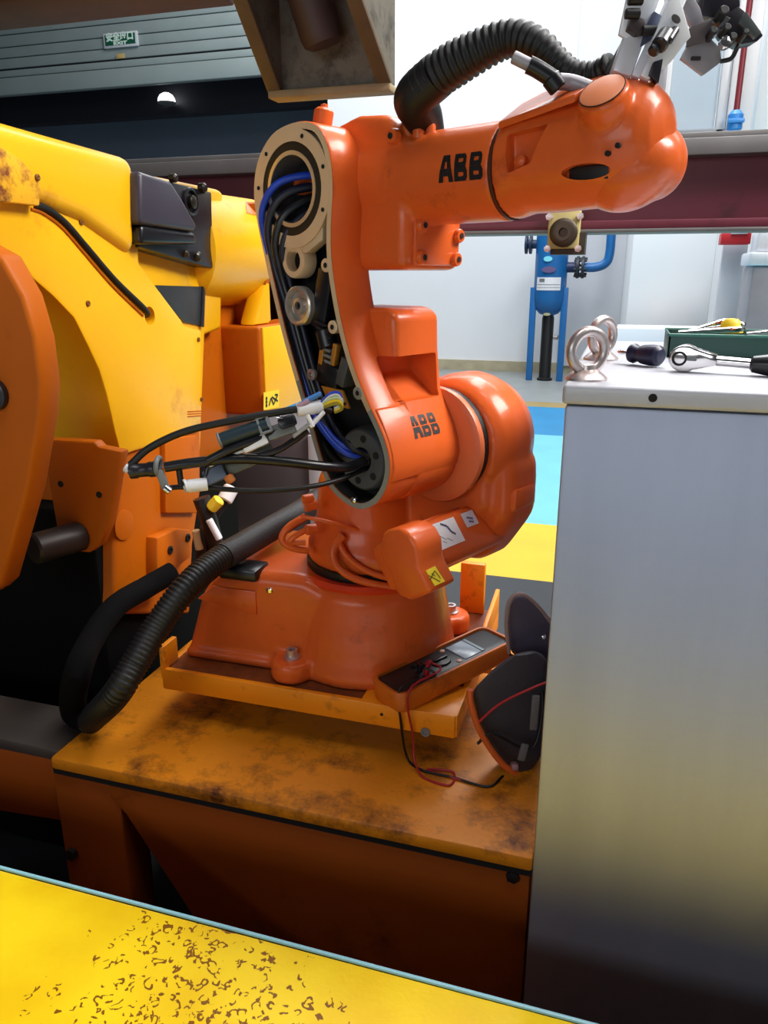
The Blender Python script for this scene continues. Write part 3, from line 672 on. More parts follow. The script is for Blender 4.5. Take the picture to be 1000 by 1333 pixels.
# black cap on the rear housing
cp = oz(318, 744, ZB + 0.206)
G().box(cp + Z * 0.004, (0.085, 0.066, 0.026), (X, Y, Z), bevel=0.006).obj('rear_cap', BLACKG, rb_)
G().lathe([(0.004, -0.055), (0.004, -0.004), (0.009, -0.003), (0.009, 0.004), (0.006, 0.007), (0, 0.008)], oy(352, 768, jy - 0.146), Z, 12).obj('oil_plug', CHROME, rb_)
G().prism([V((jx - 0.34, jy - 0.154, ZB + 0.14)), V((jx - 0.30, jy - 0.154, ZB + 0.175)), V((jx - 0.2, jy - 0.154, ZB + 0.175)), V((jx - 0.2, jy - 0.154, ZB + 0.12))], (0, 0.01, 0), bevel=0.004).obj('side_cover', ORANGE, rb_)
# ---- turntable
zt_ = RO.z - 0.275
G().lathe([(0.130, -0.012), (0.136, 0.0), (0.136, 0.014), (0.122, 0.018)], V((jx, jy, zt_)), Z, 40).obj('bearing_seal', BLACK, rb_)
G().lathe([(0.152, -0.018), (0.156, -0.010), (0.150, -0.002), (0.138, -0.002)], V((jx, jy, zt_)), Z, 40).obj('base_ring', mat('red_orange_ring', (214, 62, 26), 0.4), rb_)
g = G()
g.lathe([(0, 0.012), (0.128, 0.012), (0.133, 0.022), (0.133, 0.05), (0.122, 0.075), (0.114, 0.10), (0.108, 0.18), (0.095, 0.21), (0, 0.21)], V((jx, jy, zt_)), Z, 40)
# bridge from the column to the shoulder, far side of the lower arm
g.prism([R(-0.22, 0.215, -0.24), R(0.02, 0.215, -0.24), R(0.10, 0.215, -0.10), R(0.10, 0.215, 0.02), R(-0.10, 0.215, 0.03), R(-0.22, 0.215, -0.10)], WV * 0.12, bevel=0.03, seg=3)
g.lathe([(0, 0.0), (0.105, 0.0), (0.120, 0.018), (0.127, 0.045), (0.127, 0.09), (0.112, 0.130), (0.08, 0.158), (0, 0.162)], R(0.0, 0.220, 0.012), WV, 44)
# lower front nose under the shoulder disc
g.prism([R(-0.02, 0.235, -0.23), R(0.07, 0.235, -0.22), R(0.135, 0.235, -0.12), R(0.132, 0.235, 0.0), R(0.0, 0.235, 0.0)], WV * 0.115, bevel=0.03, seg=3)
g.fuse(0.0055, 6)
g.obj('shoulder', ORANGE, rb_)
# moulded step on the shoulder disc, below the rounded top
G().prism([R(0.095, 0.25, -0.075), R(0.140, 0.25, -0.06), R(0.140, 0.25, -0.10), R(0.10, 0.25, -0.13)], WV * 0.07, bevel=0.008).obj('shoulder_step', ORANGE, rb_)

# ---- lower arm: outline in the arm plane (f, z)
C3 = (-0.168, 0.450); R3 = 0.098
RIGHT = [(-0.102, 0.539), (-0.081, 0.513), (-0.071, 0.480), (-0.069, 0.440), (-0.074, 0.395), (-0.075, 0.345), (-0.066, 0.288), (-0.05, 0.228), (-0.027, 0.170), (0.001, 0.120), (0.030, 0.077), (0.047, 0.043), (0.0525, 0.011), (0.044, -0.025), (0.021, -0.056), (-0.018, -0.074), (-0.062, -0.066), (-0.096, -0.044)]
LEFT = [(-0.116, -0.012), (-0.134, 0.03), (-0.156, 0.089), (-0.183, 0.155), (-0.208, 0.221), (-0.232, 0.299), (-0.254, 0.376), (-0.2655, 0.43), (-0.263, 0.472), (-0.246, 0.509), (-0.213, 0.537), (-0.175, 0.548), (-0.135, 0.549)]
def smooth_loop(pts, sub=3):
    n = len(pts); out = []
    for i in range(n):
        p0, p1, p2, p3 = [V(pts[(i + k) % n]) for k in (-1, 0, 1, 2)]
        for k in range(sub):
            t = k / sub
            out.append(0.5 * ((2 * p1) + (p2 - p0) * t + (2 * p0 - 5 * p1 + 4 * p2 - p3) * t * t + (3 * p1 - p0 - 3 * p2 + p3) * t ** 3))
    return out
OUT = smooth_loop(RIGHT + LEFT, 3)
def inset(loop, d):
    n = len(loop); r = []
    for i in range(n):
        t = (loop[(i + 1) % n] - loop[i - 1]).normalized(); r.append(loop[i] + V((t.y, -t.x)) * -d if False else loop[i] + V((t.y, -t.x)) * d)
    return r
# orientation check so that the inset really goes inward
ar = sum(OUT[i].x * OUT[(i + 1) % len(OUT)].y - OUT[(i + 1) % len(OUT)].x * OUT[i].y for i in range(len(OUT)))
sgn = -1 if ar > 0 else 1
def loop3(loop, w): return [R(p.x, w, p.y) for p in loop]
IN1 = inset(OUT, 0.0115 * sgn * 1.0)
DEPTH = 0.052
g = G()
# outer wall with a soft far edge; open pocket from the near face
t_in = inset(OUT, 0.004 * sgn); t_in2 = inset(OUT, 0.016 * sgn)
g.loft([loop3(IN1, DEPTH), loop3(IN1, 0.0012), loop3(inset(OUT, 0.002 * sgn), 0.0012), loop3(OUT, 0.004), loop3(OUT, 0.078), loop3(t_in, 0.088), loop3(t_in2, 0.093)], cap=True)
# thick lower half of the casting carrying the axis 2 gearbox
def zedge(zv):     # f of the front wall at height z
    for (a, b_) in zip(RIGHT, RIGHT[1:]):
        if a[1] >= zv >= b_[1]: return a[0] + (b_[0] - a[0]) * (zv - a[1]) / (b_[1] - a[1])
    return RIGHT[-1][0]
low = [(-0.14, 0.262), (-0.02, 0.262), (0.002, 0.250), (0.004, 0.19), (0.012, 0.120), (0.034, 0.074), (0.0505, 0.041), (0.056, 0.008), (0.047, -0.03), (0.022, -0.060), (-0.02, -0.078), (-0.066, -0.068), (-0.10, -0.040), (-0.12, 0.02)]
low = [V(p) for p in low]
g2 = G().prism([R(p.x, 0.070, p.y) for p in low], WV * 0.118, bevel=0.012, seg=3, ang=25)
# pocket in the front wall, above the lettering
g3 = G().prism([R(0.09, 0.020, 0.186), R(-0.055, 0.024, 0.182), R(-0.055, 0.024, 0.150), R(0.0, 0.020, 0.108), R(0.09, 0.016, 0.108)], WV * 0.152, bevel=0.004)
for v in (): pass
g.cut(G().prism([R(0.09, 0.058, 0.186), R(-0.055, 0.058, 0.182), R(-0.055, 0.058, 0.150), R(0.0, 0.058, 0.108), R(0.09, 0.056, 0.108)], WV * 0.13, bevel=0.004))
ga = g.obj('lower_arm', ORANGE, rb_)
def arm_cut(o, cutter):
    t = G(); t.bm.from_mesh(o.data)
    off = root_pos(rb_)
    for v in t.bm.verts: v.co += off
    t.cut(cutter); par = o.parent; nm = o.name; mm = o.data.materials[0]; bpy.data.objects.remove(o)
    return t.obj(nm, mm, par)
g2.cut(g3)
fg_ = g2.obj('gearbox_housing', ORANGE, rb_)
# raised front plate with the lettering across the full thickness
pl_ = []
zz_ = [0.104, 0.085, 0.06, 0.035, 0.01, -0.015]
t = bmesh.new()
g = G()
prof2 = [V((zedge(z) + 0.0045, z)) for z in zz_] + [V((zedge(z) - 0.01, z)) for z in zz_[::-1]]
g.prism([R(p.x, 0.006, p.y) for p in prof2], WV * 0.182, bevel=0.003, ang=40)
g.obj('front_plate', ORANGE, rb_)
g = G().prism([R(zedge(0.186) + 0.003, 0.0, 0.19), R(zedge(0.186) - 0.04, 0.0, 0.19), R(zedge(0.108) - 0.05, 0.0, 0.106), R(zedge(0.108), 0.0, 0.106)], WV * 0.018, bevel=0.003)
# axis 2 flange
G().lathe([(0.070, 0.0), (0.100, 0.0), (0.108, 0.004), (0.110, 0.010), (0.108, 0.017), (0.098, 0.020), (0.07, 0.020)], R(-0.008, 0.184, 0.012), WV, 44).obj('axis_flange', mat('pale_orange_flange', (218, 110, 64), 0.4), rb_)  # flange in a paler orange than the arm
G().lathe([(0.07, 0.0), (0.104, 0.0), (0.104, 0.022), (0.07, 0.022)], R(-0.008, 0.202, 0.012), WV, 40).obj('axis_seal', BLACK, rb_)
# lettering
def on_plate(s, t_): zv = 0.052 + t_; return R(zedge(zv) + 0.0058, 0.070 + s, zv - 0.002)
logo(G(), on_plate, 0.070, 0.036).obj('lettering', INK, rb_)
# --- machined face, cavity and inner works of the lower arm
def disc_ring(rin, rout, w0, w1, c, name, m_, par=rb_, n=48):
    return G().lathe([(rin, w1), (rin, w0), (rout, w0), (rout, w1)], R(c[0], 0, c[1]) , WV, n, cap=False).obj(name, m_, par)
rim_t = G(); cuti = [i for i, p in enumerate(OUT) if p.y > 0.10]
def rim_band(sel, name, m_):
    g = G(); n = len(OUT)
    for i in sel:
        k = (i + 1) % n
        a, b_, c, d = OUT[i], OUT[k], IN1[k], IN1[i]
        a = a.lerp(d, 0.12); b_ = b_.lerp(c, 0.12)
        g.quads([[R(a.x, -0.0004, a.y), R(b_.x, -0.0004, b_.y), R(c.x, -0.0004, c.y), R(d.x, -0.0004, d.y)]])
    bmesh.ops.remove_doubles(g.bm, verts=g.bm.verts, dist=1e-5)
    return g.obj(name, m_, rb_)
rim_band([i for i, p in enumerate(OUT) if p.y > 0.115], 'face_rim', CREAM)
rim_band([i for i, p in enumerate(OUT) if p.y <= 0.115], 'lower_face_rim', GREYRIM)
# cavity lining
g = G(); IN2 = inset(OUT, 0.0130 * sgn)
g.loft([loop3(IN2, 0.001), loop3(IN2, DEPTH - 0.001)], cap=False)
t = bmesh.new(); t.faces.new([t.verts.new(p) for p in loop3(IN2, DEPTH - 0.001)]); g.merge(t)
g.obj('cavity', CAVITY, rb_)
# top bearing: cream plate, dark seal, pale steel ring, bore
bc_ = (C3[0], C3[1])
disc_ring(0.0725, 0.0925, -0.0008, 0.02, bc_, 'bearing_plate', CREAM)
disc_ring(0.0585, 0.0727, 0.0004, 0.03, bc_, 'bearing_seal', BLACK)
disc_ring(0.0525, 0.0590, -0.0012, 0.06, bc_, 'bore_ring', STEELW)
disc_ring(0.0520, 0.0525, 0.000, 0.09, bc_, 'bore', GREYCAST)
G().lathe([(0.052, 0.088), (0.0, 0.09)], R(bc_[0], 0, bc_[1]), WV, 32).obj('bore_floor', DARKHOLE, rb_)
for k, a in enumerate((68, 20, -25, 135, 175, 215)):
    q = R(bc_[0] + 0.083 * cos(radians(a)), -0.001, bc_[1] + 0.083 * sin(radians(a)))
    G().lathe([(0.0034, 0), (0.0034, 0.0012), (0, 0.0013)], q, -WV, 10).obj('screw_hole', DARKHOLE, rb_)
# lobe with a round hole below the bearing
lc = (-0.172, 0.338)
g = G(); g.lathe([(0.018, 0.03), (0.018, 0.002), (0.027, 0.002), (0.029, 0.005), (0.029, 0.03)], R(lc[0], 0, lc[1]), WV, 32, sy=1.0, cap=False)
g.obj('lobe', CREAM, rb_)
G().lathe([(0.018, 0.022), (0, 0.022)], R(lc[0], 0, lc[1]), WV, 20).obj('lobe_hole', DARKHOLE, rb_)
G().prism([R(-0.205, 0.003, 0.372), R(-0.130, 0.003, 0.378), R(-0.098, 0.003, 0.392), R(-0.10, 0.003, 0.37), R(-0.138, 0.003, 0.350), R(-0.19, 0.003, 0.352)], WV * 0.02, bevel=0.002).obj('web', CREAM, rb_)
for (bf, bz) in ((-0.090, 0.330), (-0.077, 0.232), (-0.02, 0.128)):
    b_ = G().lathe([(0.011, 0.03), (0.011, 0.0), (0.009, -0.001), (0.0045, -0.001), (0.004, 0.006), (0, 0.006)], R(bf, 0, bz), WV, 18).obj('screw_boss', CREAM if bz > 0.15 else GREYRIM, rb_)
    G().lathe([(0.0044, 0.0), (0, 0.0002)], R(bf, -0.0014, bz), WV, 10).obj('screw_hole', DARKHOLE, b_)
# pulley
pc = R(-0.160, 0.0, 0.264)
pu = G().lathe([(0.029, 0.016), (0.033, 0.012), (0.033, -0.002), (0.030, -0.004), (0.026, -0.003), (0.0235, 0.006), (0.014, 0.008), (0.013, -0.001), (0.007, -0.002), (0.006, 0.006), (0, 0.006)], pc, WV, 40).obj('pulley', STEELW, rb_)
G().lathe([(0.0058, 0.0), (0, 0.0005)], pc + WV * 0.003, WV, 8).obj('hub_hole', DARKHOLE, pu)
G().box(R(-0.113, 0.018, 0.276), (0.036, 0.02, 0.10), (RD(0.97, 0, -0.24), WV, RD(0.24, 0, 0.97)), bevel=0.005).obj('servo_housing', BLACKG, rb_)
for k in range(3):
    G().box(R(-0.110 + k * 0.004, 0.006, 0.236 - 0.010 * k), (0.030, 0.006, 0.0035), (RD(0.97, 0, -0.24), WV, RD(0.24, 0, 0.97)), bevel=0.001).obj('cooling_rib', MOTORB, rb_)
G().cyl(R(-0.110, 0.014, 0.225), R(-0.100, 0.014, 0.195), 0.017, 20, 0.002).obj('connector_body', BLACKG, rb_)
for k, df in enumerate((-0.017, 0.013)):
    G().box(R(-0.094 + df, 0.010, 0.186), (0.010, 0.012, 0.038), (RD(0.97, 0, -0.24), WV, RD(0.24, 0, 0.97)), bevel=0.002).obj('brass_contact', BRASS, rb_)
for k in range(4):
    G().box(R(-0.0975 + k * 0.0013, 0.008, 0.203 - k * 0.010), (0.017, 0.012, 0.005), (RD(0.97, 0, -0.24), WV, RD(0.24, 0, 0.97)), bevel=0.001).obj('connector_pin_block', GREYP, rb_)
G().box(R(-0.100, 0.02, 0.150), (0.055, 0.03, 0.040), (RD(0.97, 0, -0.24), WV, RD(0.24, 0, 0.97)), bevel=0.006).obj('junction_block', BLACKG, rb_)
hx = G().lathe([(0.009, 0.0), (0.010, 0.002), (0.010, 0.008), (0.005, 0.009), (0.004, 0.004), (0, 0.004)], R(-0.126, 0.001, 0.150), -WV, 14).obj('hollow_plug', GALV, rb_)
G().box(R(-0.062, 0.02, 0.158), (0.02, 0.03, 0.05), (RD(0.94, 0, -0.34), WV, RD(0.34, 0, 0.94)), bevel=0.003).obj('steel_spacer', GREYCAST, rb_)
kp = G().prism([R(-0.115, 0.006, 0.131), R(-0.062, 0.004, 0.128), R(-0.045, 0.004, 0.098), R(-0.096, 0.006, 0.101)], WV * 0.006, bevel=0.001).obj('brass_plate', BRASS, rb_)
for q in ((-0.066, 0.121), (-0.054, 0.106)):
    G().lathe([(0.003, 0.0), (0.003, 0.002), (0, 0.003)], R(q[0], 0.004, q[1]), -WV, 8).obj('screw', INK, kp)
# bottom gearbox flange with cable bore
gc = (-0.030, 0.010)
gf = G().lathe([(0.022, 0.05), (0.022, 0.018), (0.026, 0.016), (0.050, 0.016), (0.054, 0.020), (0.058, 0.05)], R(gc[0], 0, gc[1]), WV, 40, cap=False).obj('gearbox_flange', GREYCAST, rb_)
G().lathe([(0.022, 0.046), (0, 0.046)], R(gc[0], 0, gc[1]), WV, 20).obj('cable_bore', DARKHOLE, rb_)
for k in range(6):
    a = radians(20 + 60 * k)
    G().lathe([(0.0065, 0), (0.0065, 0.001), (0, 0.0012)], R(gc[0] + 0.038 * cos(a), 0.0158, gc[1] + 0.038 * sin(a)), -WV, 12).obj('flange_hole', DARKHOLE, gf)
G().lathe([(0.006, 0), (0.006, 0.006), (0.003, 0.008), (0, 0.008)], R(-0.034, 0.006, -0.060), -WV, 10).obj('grub_screw', CHROME, rb_)
# internal cables
def inner(pts, r, m_, n=10): return G().tube([R(*p) for p in pts], r, n, 8).obj('internal_cable', m_, rb_)
inner([(-0.150, 0.085, 0.462), (-0.165, 0.045, 0.475), (-0.205, 0.004, 0.462), (-0.238, -0.006, 0.420), (-0.240, 0.004, 0.360), (-0.215, 0.012, 0.27), (-0.175, 0.014, 0.16), (-0.130, 0.012, 0.075), (-0.075, 0.010, 0.032), (-0.035, 0.040, 0.015)], 0.0060, BLUEC)
inner([(-0.145, 0.085, 0.445), (-0.165, 0.045, 0.457), (-0.200, 0.006, 0.440), (-0.226, -0.004, 0.395), (-0.226, 0.006, 0.335), (-0.200, 0.014, 0.25), (-0.163, 0.016, 0.15), (-0.118, 0.014, 0.065), (-0.070, 0.012, 0.020), (-0.032, 0.040, 0.010)], 0.0075, NAVYC)
inner([(-0.140, 0.085, 0.432), (-0.160, 0.045, 0.438), (-0.190, 0.008, 0.415), (-0.210, -0.002, 0.372), (-0.213, 0.010, 0.32), (-0.190, 0.018, 0.24), (-0.152, 0.018, 0.14), (-0.11, 0.02, 0.052), (-0.07, 0.018, 0.008), (-0.03, 0.04, 0.004)], 0.0080, BLACKG)
inner([(-0.135, 0.085, 0.445), (-0.150, 0.045, 0.425), (-0.178, 0.010, 0.395), (-0.198, 0.002, 0.355), (-0.200, 0.02, 0.30), (-0.178, 0.024, 0.23), (-0.140, 0.022, 0.135), (-0.10, 0.022, 0.06), (-0.055, 0.018, 0.030), (-0.028, 0.04, 0.015)], 0.0065, NAVYC)
inner([(-0.250, 0.012, 0.39), (-0.238, 0.014, 0.335), (-0.218, 0.016, 0.25), (-0.19, 0.016, 0.17), (-0.155, 0.016, 0.09), (-0.125, 0.016, 0.03), (-0.075, 0.016, -0.005), (-0.03, 0.04, 0.0)], 0.0065, BLACK)
inner([(-0.17, 0.02, 0.14), (-0.14, 0.008, 0.085), (-0.10, 0.004, 0.045), (-0.06, 0.01, 0.018), (-0.032, 0.04, 0.008)], 0.0052, BLUEC)
# ---- axis motor under the lower arm
ma, mb = 0.0, 0.0
def motor_frame():
    return
roll = radians(36)
mu, mv = RD(cos(roll), 0, sin(roll)), RD(-sin(roll), 0, cos(roll))     # out (front face normal), up (top face normal)
_lc = on(583, 694, R(0, 0.12, 0), WV) - RO - (mu * 0.05 + mv * 0.004)
MC = (_lc.dot(FV), _lc.z)
def M(u_, w, v_): return R(MC[0], w, MC[1]) + mu * u_ + mv * v_
MAX_ = (mu, WV, mv)
g = G(); g.box(M(0, 0.15, -0.004), (0.098, 0.26, 0.088), MAX_, bevel=0.014, seg=3)
mo = g.obj('axis_motor', ORANGE, rb_)
cap_ = [(497, 694), (505, 689), (520, 688), (534, 697), (543, 713), (545, 738), (562, 771), (534, 783), (518, 776), (506, 748), (493, 722)]
G().prism([on(u, v, R(0, -0.030, 0), WV) for u, v in cap_], WV * 0.068, bevel=0.008, seg=3, ang=15).obj('motor_end_cap', ORANGE, rb_)
G().box(M(0.046, 0.062, -0.006), (0.016, 0.036, 0.066), MAX_, bevel=0.004).obj('terminal_cover', ORANGE, rb_)
G().box(M(-0.002, 0.15, 0.042), (0.05, 0.20, 0.008), MAX_, bevel=0.003).obj('motor_top_plate', ORANGE, rb_)
def facelab(w0, w1, v0, v1, name, m_, d=0.0):
    return G().prism([M(0.0495 + d, w0, v0), M(0.0495 + d, w1, v0), M(0.0495 + d, w1, v1), M(0.0495 + d, w0, v1)], mu * 0.0008).obj(name, m_, mo)
facelab(0.086, 0.154, -0.020, 0.028, 'white_label', WHITEP)
facelab(0.176, 0.212, 0.000, 0.028, 'small_label', mat('pale_grey_label', (206, 206, 214), 0.5))
def strokes(pairs, wd_, name, m_, fn):
    g = G()
    for (a, b_) in pairs:
        pa, pb = fn(*a), fn(*b_); d_ = (pb - pa).normalized(); s_ = d_.cross(mu).normalized() * wd_
        g.quads([[pa + s_, pb + s_, pb - s_, pa - s_]])
    return g.obj(name, m_, mo)
fm = lambda w, v_: M(0.0507, w, v_)
strokes([((0.112, 0.024), (0.126, 0.016)), ((0.126, 0.016), (0.130, 0.004)), ((0.130, 0.004), (0.138, -0.003))], 0.0022, 'label_print', mat('slate_print', (74, 84, 110), 0.5), fm)
strokes([((0.097, 0.004), (0.108, -0.006)), ((0.098, -0.006), (0.106, -0.012)), ((0.112, -0.004), (0.122, -0.012))], 0.0007, 'label_print', GREYP, fm)
strokes([((0.186, 0.018), (0.202, 0.012)), ((0.187, 0.010), (0.200, 0.006))], 0.0022, 'label_print', mat('violet_grey_print', (104, 106, 150), 0.5), fm)
_e0, _e1 = on(545, 738, R(0, -0.030, 0), WV), on(562, 771, R(0, -0.030, 0), WV)
_en = (_e1 - _e0).normalized().cross(WV).normalized()
if _en.dot(FV) < 0: _en = -_en
def capface(u, v, d): return on(u, v, _e0 + _en * d, _en)
wl = G().prism([capface(u, v, 0.0004) for u, v in ((554, 743), (566, 737), (579, 757), (566, 763))], _en * 0.0010).obj('warning_label', YELLOW if False else YLABEL, mo)
def cap_stroke(pairs):
    g = G()
    for (a, b_) in pairs:
        pa, pb = capface(*a, 0.0020), capface(*b_, 0.0020); d_ = (pb - pa).normalized(); s_ = d_.cross(_en).normalized() * 0.0007
        g.quads([[pa + s_, pb + s_, pb - s_, pa - s_]])
    return g.obj('label_print', INK, wl)
cap_stroke([((558, 749), (573, 757)), ((560, 755), (566, 743)), ((566, 743), (574, 753)), ((562, 746), (567, 750))])
# ---- hose loops on the turntable column
for pts_, r_ in (([(447, 697, 1.44), (434, 716, 1.43), (440, 738, 1.42), (470, 756, 1.415), (530, 768, 1.42)], 0.0078), ([(440, 703, 1.44), (452, 724, 1.425), (482, 745, 1.42), (535, 760, 1.43)], 0.0066),
                 ([(398, 672, 1.47), (376, 686, 1.455), (367, 702, 1.45), (380, 713, 1.45), (402, 717, 1.46)], 0.0072), ([(402, 688, 1.46), (384, 698, 1.45), (378, 706, 1.45), (398, 706, 1.455)], 0.006)):
    G().tube([P(*q) for q in pts_], r_, 12).obj('column_hose', ORANGE, rb_)
g = G()
for a, b_, r_ in (((396, 660, 1.45), (412, 656, 1.46), 0.011), ((398, 690, 1.45), (412, 688, 1.46), 0.011), ((394, 650, 1.45), (408, 648, 1.46), 0.009), ((440, 698, 1.44), (450, 704, 1.46), 0.010)):
    G().cyl(P(*a), P(*b_), r_, 14, 0.002).obj('hose_fitting', ORANGE, rb_)
G().tube([P(392, 672, 1.44), P(430, 680, 1.43), P(470, 690, 1.45)], 0.004, 10).obj('column_ledge', ORANGE, rb_)

# ---- upper arm
W0, Z0 = 0.125, 0.4615
g = G()
g.lathe([(0, -0.10), (0.060, -0.10), (0.074, -0.075), (0.076, 0.0), (0.073, 0.08), (0.0695, 0.13), (0.0695, 0.3735), (0.068, 0.3755), (0, 0.3755)], R(-0.19, W0, Z0), FV, 40)
g.prism([R(-0.235, 0.070, 0.322), R(0.024, 0.064, 0.322), R(0.026, 0.064, 0.40), R(0.020, 0.064, 0.47), R(0.012, 0.066, 0.528), R(-0.02, 0.07, 0.556), R(-0.09, 0.07, 0.562), R(-0.15, 0.075, 0.55), R(-0.25, 0.075, 0.48)], WV * 0.155, bevel=0.016, seg=3, ang=20)
g.lathe([(0.088, 0.086), (0.088, 0.12), (0, 0.12)], R(C3[0], 0, C3[1]), WV, 36)
g.lathe([(0, 0), (0.030, 0), (0.026, 0.02), (0, 0.022)], R(0.005, W0, Z0 + 0.066), Z, 24)
g.fuse(0.0048, 5)
g.obj('upper_arm', ORANGE, rb_)
# raised cast panel and bolts on the housing side
G().prism([R(0.022, 0.085, 0.33), R(0.022, 0.200, 0.33), R(0.022, 0.205, 0.39), R(0.022, 0.17, 0.402), R(0.022, 0.085, 0.402)], FV * 0.008, bevel=0.003, ang=25).obj('end_cover', ORANGE, rb_)
for (w, z_) in ((0.098, 0.391), (0.098, 0.342), (0.190, 0.340), (0.196, 0.378)):
    b_ = G().lathe([(0.012, -0.004), (0.0115, 0.005), (0.010, 0.008), (0.0, 0.009)], R(0.030, w, z_), FV, 20).obj('cover_bolt', ORANGE, rb_)
    G().lathe([(0.005, 0), (0.005, 0.001), (0, 0.0012)], R(0.0392, w, z_), FV, 6).obj('hex_socket', DARKHOLE, b_)
b_ = G().lathe([(0.012, -0.004), (0.0115, 0.005), (0.010, 0.008), (0.0, 0.009)], R(0.0, 0.066, 0.520), -WV, 20).obj('cover_bolt', ORANGE, rb_)
G().lathe([(0.005, 0), (0.005, 0.001), (0, 0.0012)], R(0.0, 0.0568, 0.520), -WV, 6).obj('hex_socket', DARKHOLE, b_)
G().cyl(R(-0.135, 0.04, 0.538), R(-0.132, 0.045, 0.572), 0.016, 18, 0.004).obj('top_lug', ORANGE, rb_)
G().lathe([(0.006, 0), (0.006, 0.007), (0, 0.009)], R(-0.132, 0.045, 0.571), Z, 10).obj('lug_plug', ORANGE, rb_)
# top fittings near the hose entry
for (f_, w, z_, r_) in ((0.005, 0.095, 0.528, 0.013), (0.030, 0.09, 0.526, 0.010), (0.045, 0.10, 0.527, 0.008), (-0.015, 0.085, 0.53, 0.009)):
    G().lathe([(r_, -0.01), (r_, 0.006), (r_ * 0.8, 0.012), (0, 0.013)], R(f_, w, z_), Z, 14).obj('top_fitting', ORANGE, rb_)
# lettering on the forearm
def on_arm(s, t_):
    a = (t_ - 0.020) / 0.0697 + 0.06
    return R(0.098 + s, W0 - 0.0706 * cos(a), Z0 + 0.0706 * sin(a))
logo(G(), on_arm, 0.080, 0.037, 0.04, 0.12).obj('lettering', INK, rb_)
# ---- wrist
def ell(f_, zc, hz, hw, wc=W0, n=36): return [R(f_, wc + hw * cos(2 * pi * k / n), zc + hz * sin(2 * pi * k / n)) for k in range(n)]
G().lathe([(0.0685, 0), (0.0685, 0.006)], R(0.1835, W0, Z0), FV, 40).obj('wrist_seam', mat('seam_brown', (70, 28, 12), 0.5), rb_)
g = G()
g.loft([ell(0.1885, 0.4635, 0.068, 0.068), ell(0.191, 0.4645, 0.0712, 0.0705), ell(0.20, 0.468, 0.0722, 0.071), ell(0.22, 0.474, 0.0735, 0.071), ell(0.27, 0.477, 0.0765, 0.070), ell(0.315, 0.480, 0.0775, 0.069), ell(0.345, 0.481, 0.0785, 0.068), ell(0.370, 0.482, 0.075, 0.064), ell(0.392, 0.484, 0.064, 0.056), ell(0.407, 0.486, 0.046, 0.042), ell(0.415, 0.487, 0.022, 0.02)])
dn = RD(0.02, -0.73, 0.69)
dc = R(0.352, 0.057, 0.534)
g.lathe([(0, -0.05), (0.031, -0.05), (0.033, -0.004), (0.030, 0.0), (0, 0.0)], dc, dn, 32)
g.ball(R(0.366, 0.14, 0.517), (0.036, 0.05, 0.036), RAX)
g.fuse(0.0042, 4)
g2 = G().prism([R(0.213, 0.02, 0.499), R(0.276, 0.02, 0.506), R(0.254, 0.02, 0.460), R(0.217, 0.02, 0.450)], WV * 0.056, bevel=0.003)
g.cut(g2)
g3 = G().loft([[R(0.332 + 0.034 * cos(2 * pi * k / 20), w, 0.444 + 0.0095 * sin(2 * pi * k / 20)) for k in range(20)] for w in (0.0, 0.078)])
g.cut(g3)
g.obj('wrist', ORANGE, rb_)
G().prism([R(0.196, 0.060, 0.5165), R(0.318, 0.050, 0.534), R(0.325, 0.125, 0.570), R(0.225, 0.130, 0.562), R(0.196, 0.115, 0.547)], RD(0, 0.002, -0.009), bevel=0.002).obj('top_ridge', ORANGE, rb_)
G().lathe([(0, 0), (0.0265, 0.0), (0.028, 0.0008), (0.0265, 0.0016), (0, 0.0018)], dc + dn.normalized() * 0.0005, dn, 32).obj('wrist_cap', mat('pale_orange_cap', (228, 132, 84), 0.45), rb_)
G().torus(dc + dn.normalized() * 0.0008, dn, 0.0285, 0.0007, 36, 8).obj('cap_groove', DARKHOLE, rb_)
G().lathe([(0.009, -0.006), (0.009, 0.010), (0.007, 0.012), (0, 0.013)], R(0.230, 0.076, 0.465), -WV, 14).obj('pocket_plug', ORANGE, rb_)
G().prism([R(0.304, 0.072, 0.452), R(0.362, 0.072, 0.452), R(0.362, 0.072, 0.434), R(0.304, 0.072, 0.434)], WV * 0.008, bevel=0.002).obj('wrist_slot', BLACK, rb_)
g = G()
g.ball(R(0.364, 0.128, 0.448), (0.066, 0.056, 0.050), (RD(0.94, 0, 0.34), WV, RD(-0.34, 0, 0.94)), 36)
g.ball(R(0.386, 0.150, 0.458), (0.042, 0.046, 0.048), RAX, 32)
g.fuse(0.0042, 4)
tilt = g.obj('wrist_tilt', ORANGE, rb_)
G().torus(R(0.388, 0.145, 0.460), RD(0.80, -0.35, -0.30), 0.0445, 0.0012, 40, 8).obj('tilt_groove', mat('dark_orange_seam', (110, 40, 14), 0.5), rb_)
for (f_, z_) in ((0.365, 0.462), (0.378, 0.470)):
    G().lathe([(0.0035, -0.004), (0.0035, 0.001), (0, 0.0015)], R(f_, 0.058, z_), -WV, 8).obj('wrist_screw', DARKHOLE, rb_)
G().lathe([(0.012, -0.012), (0.012, 0.004), (0.009, 0.008), (0, 0.008)], R(0.225, 0.14, 0.552), Z, 14).obj('top_plug', ORANGE, rb_)

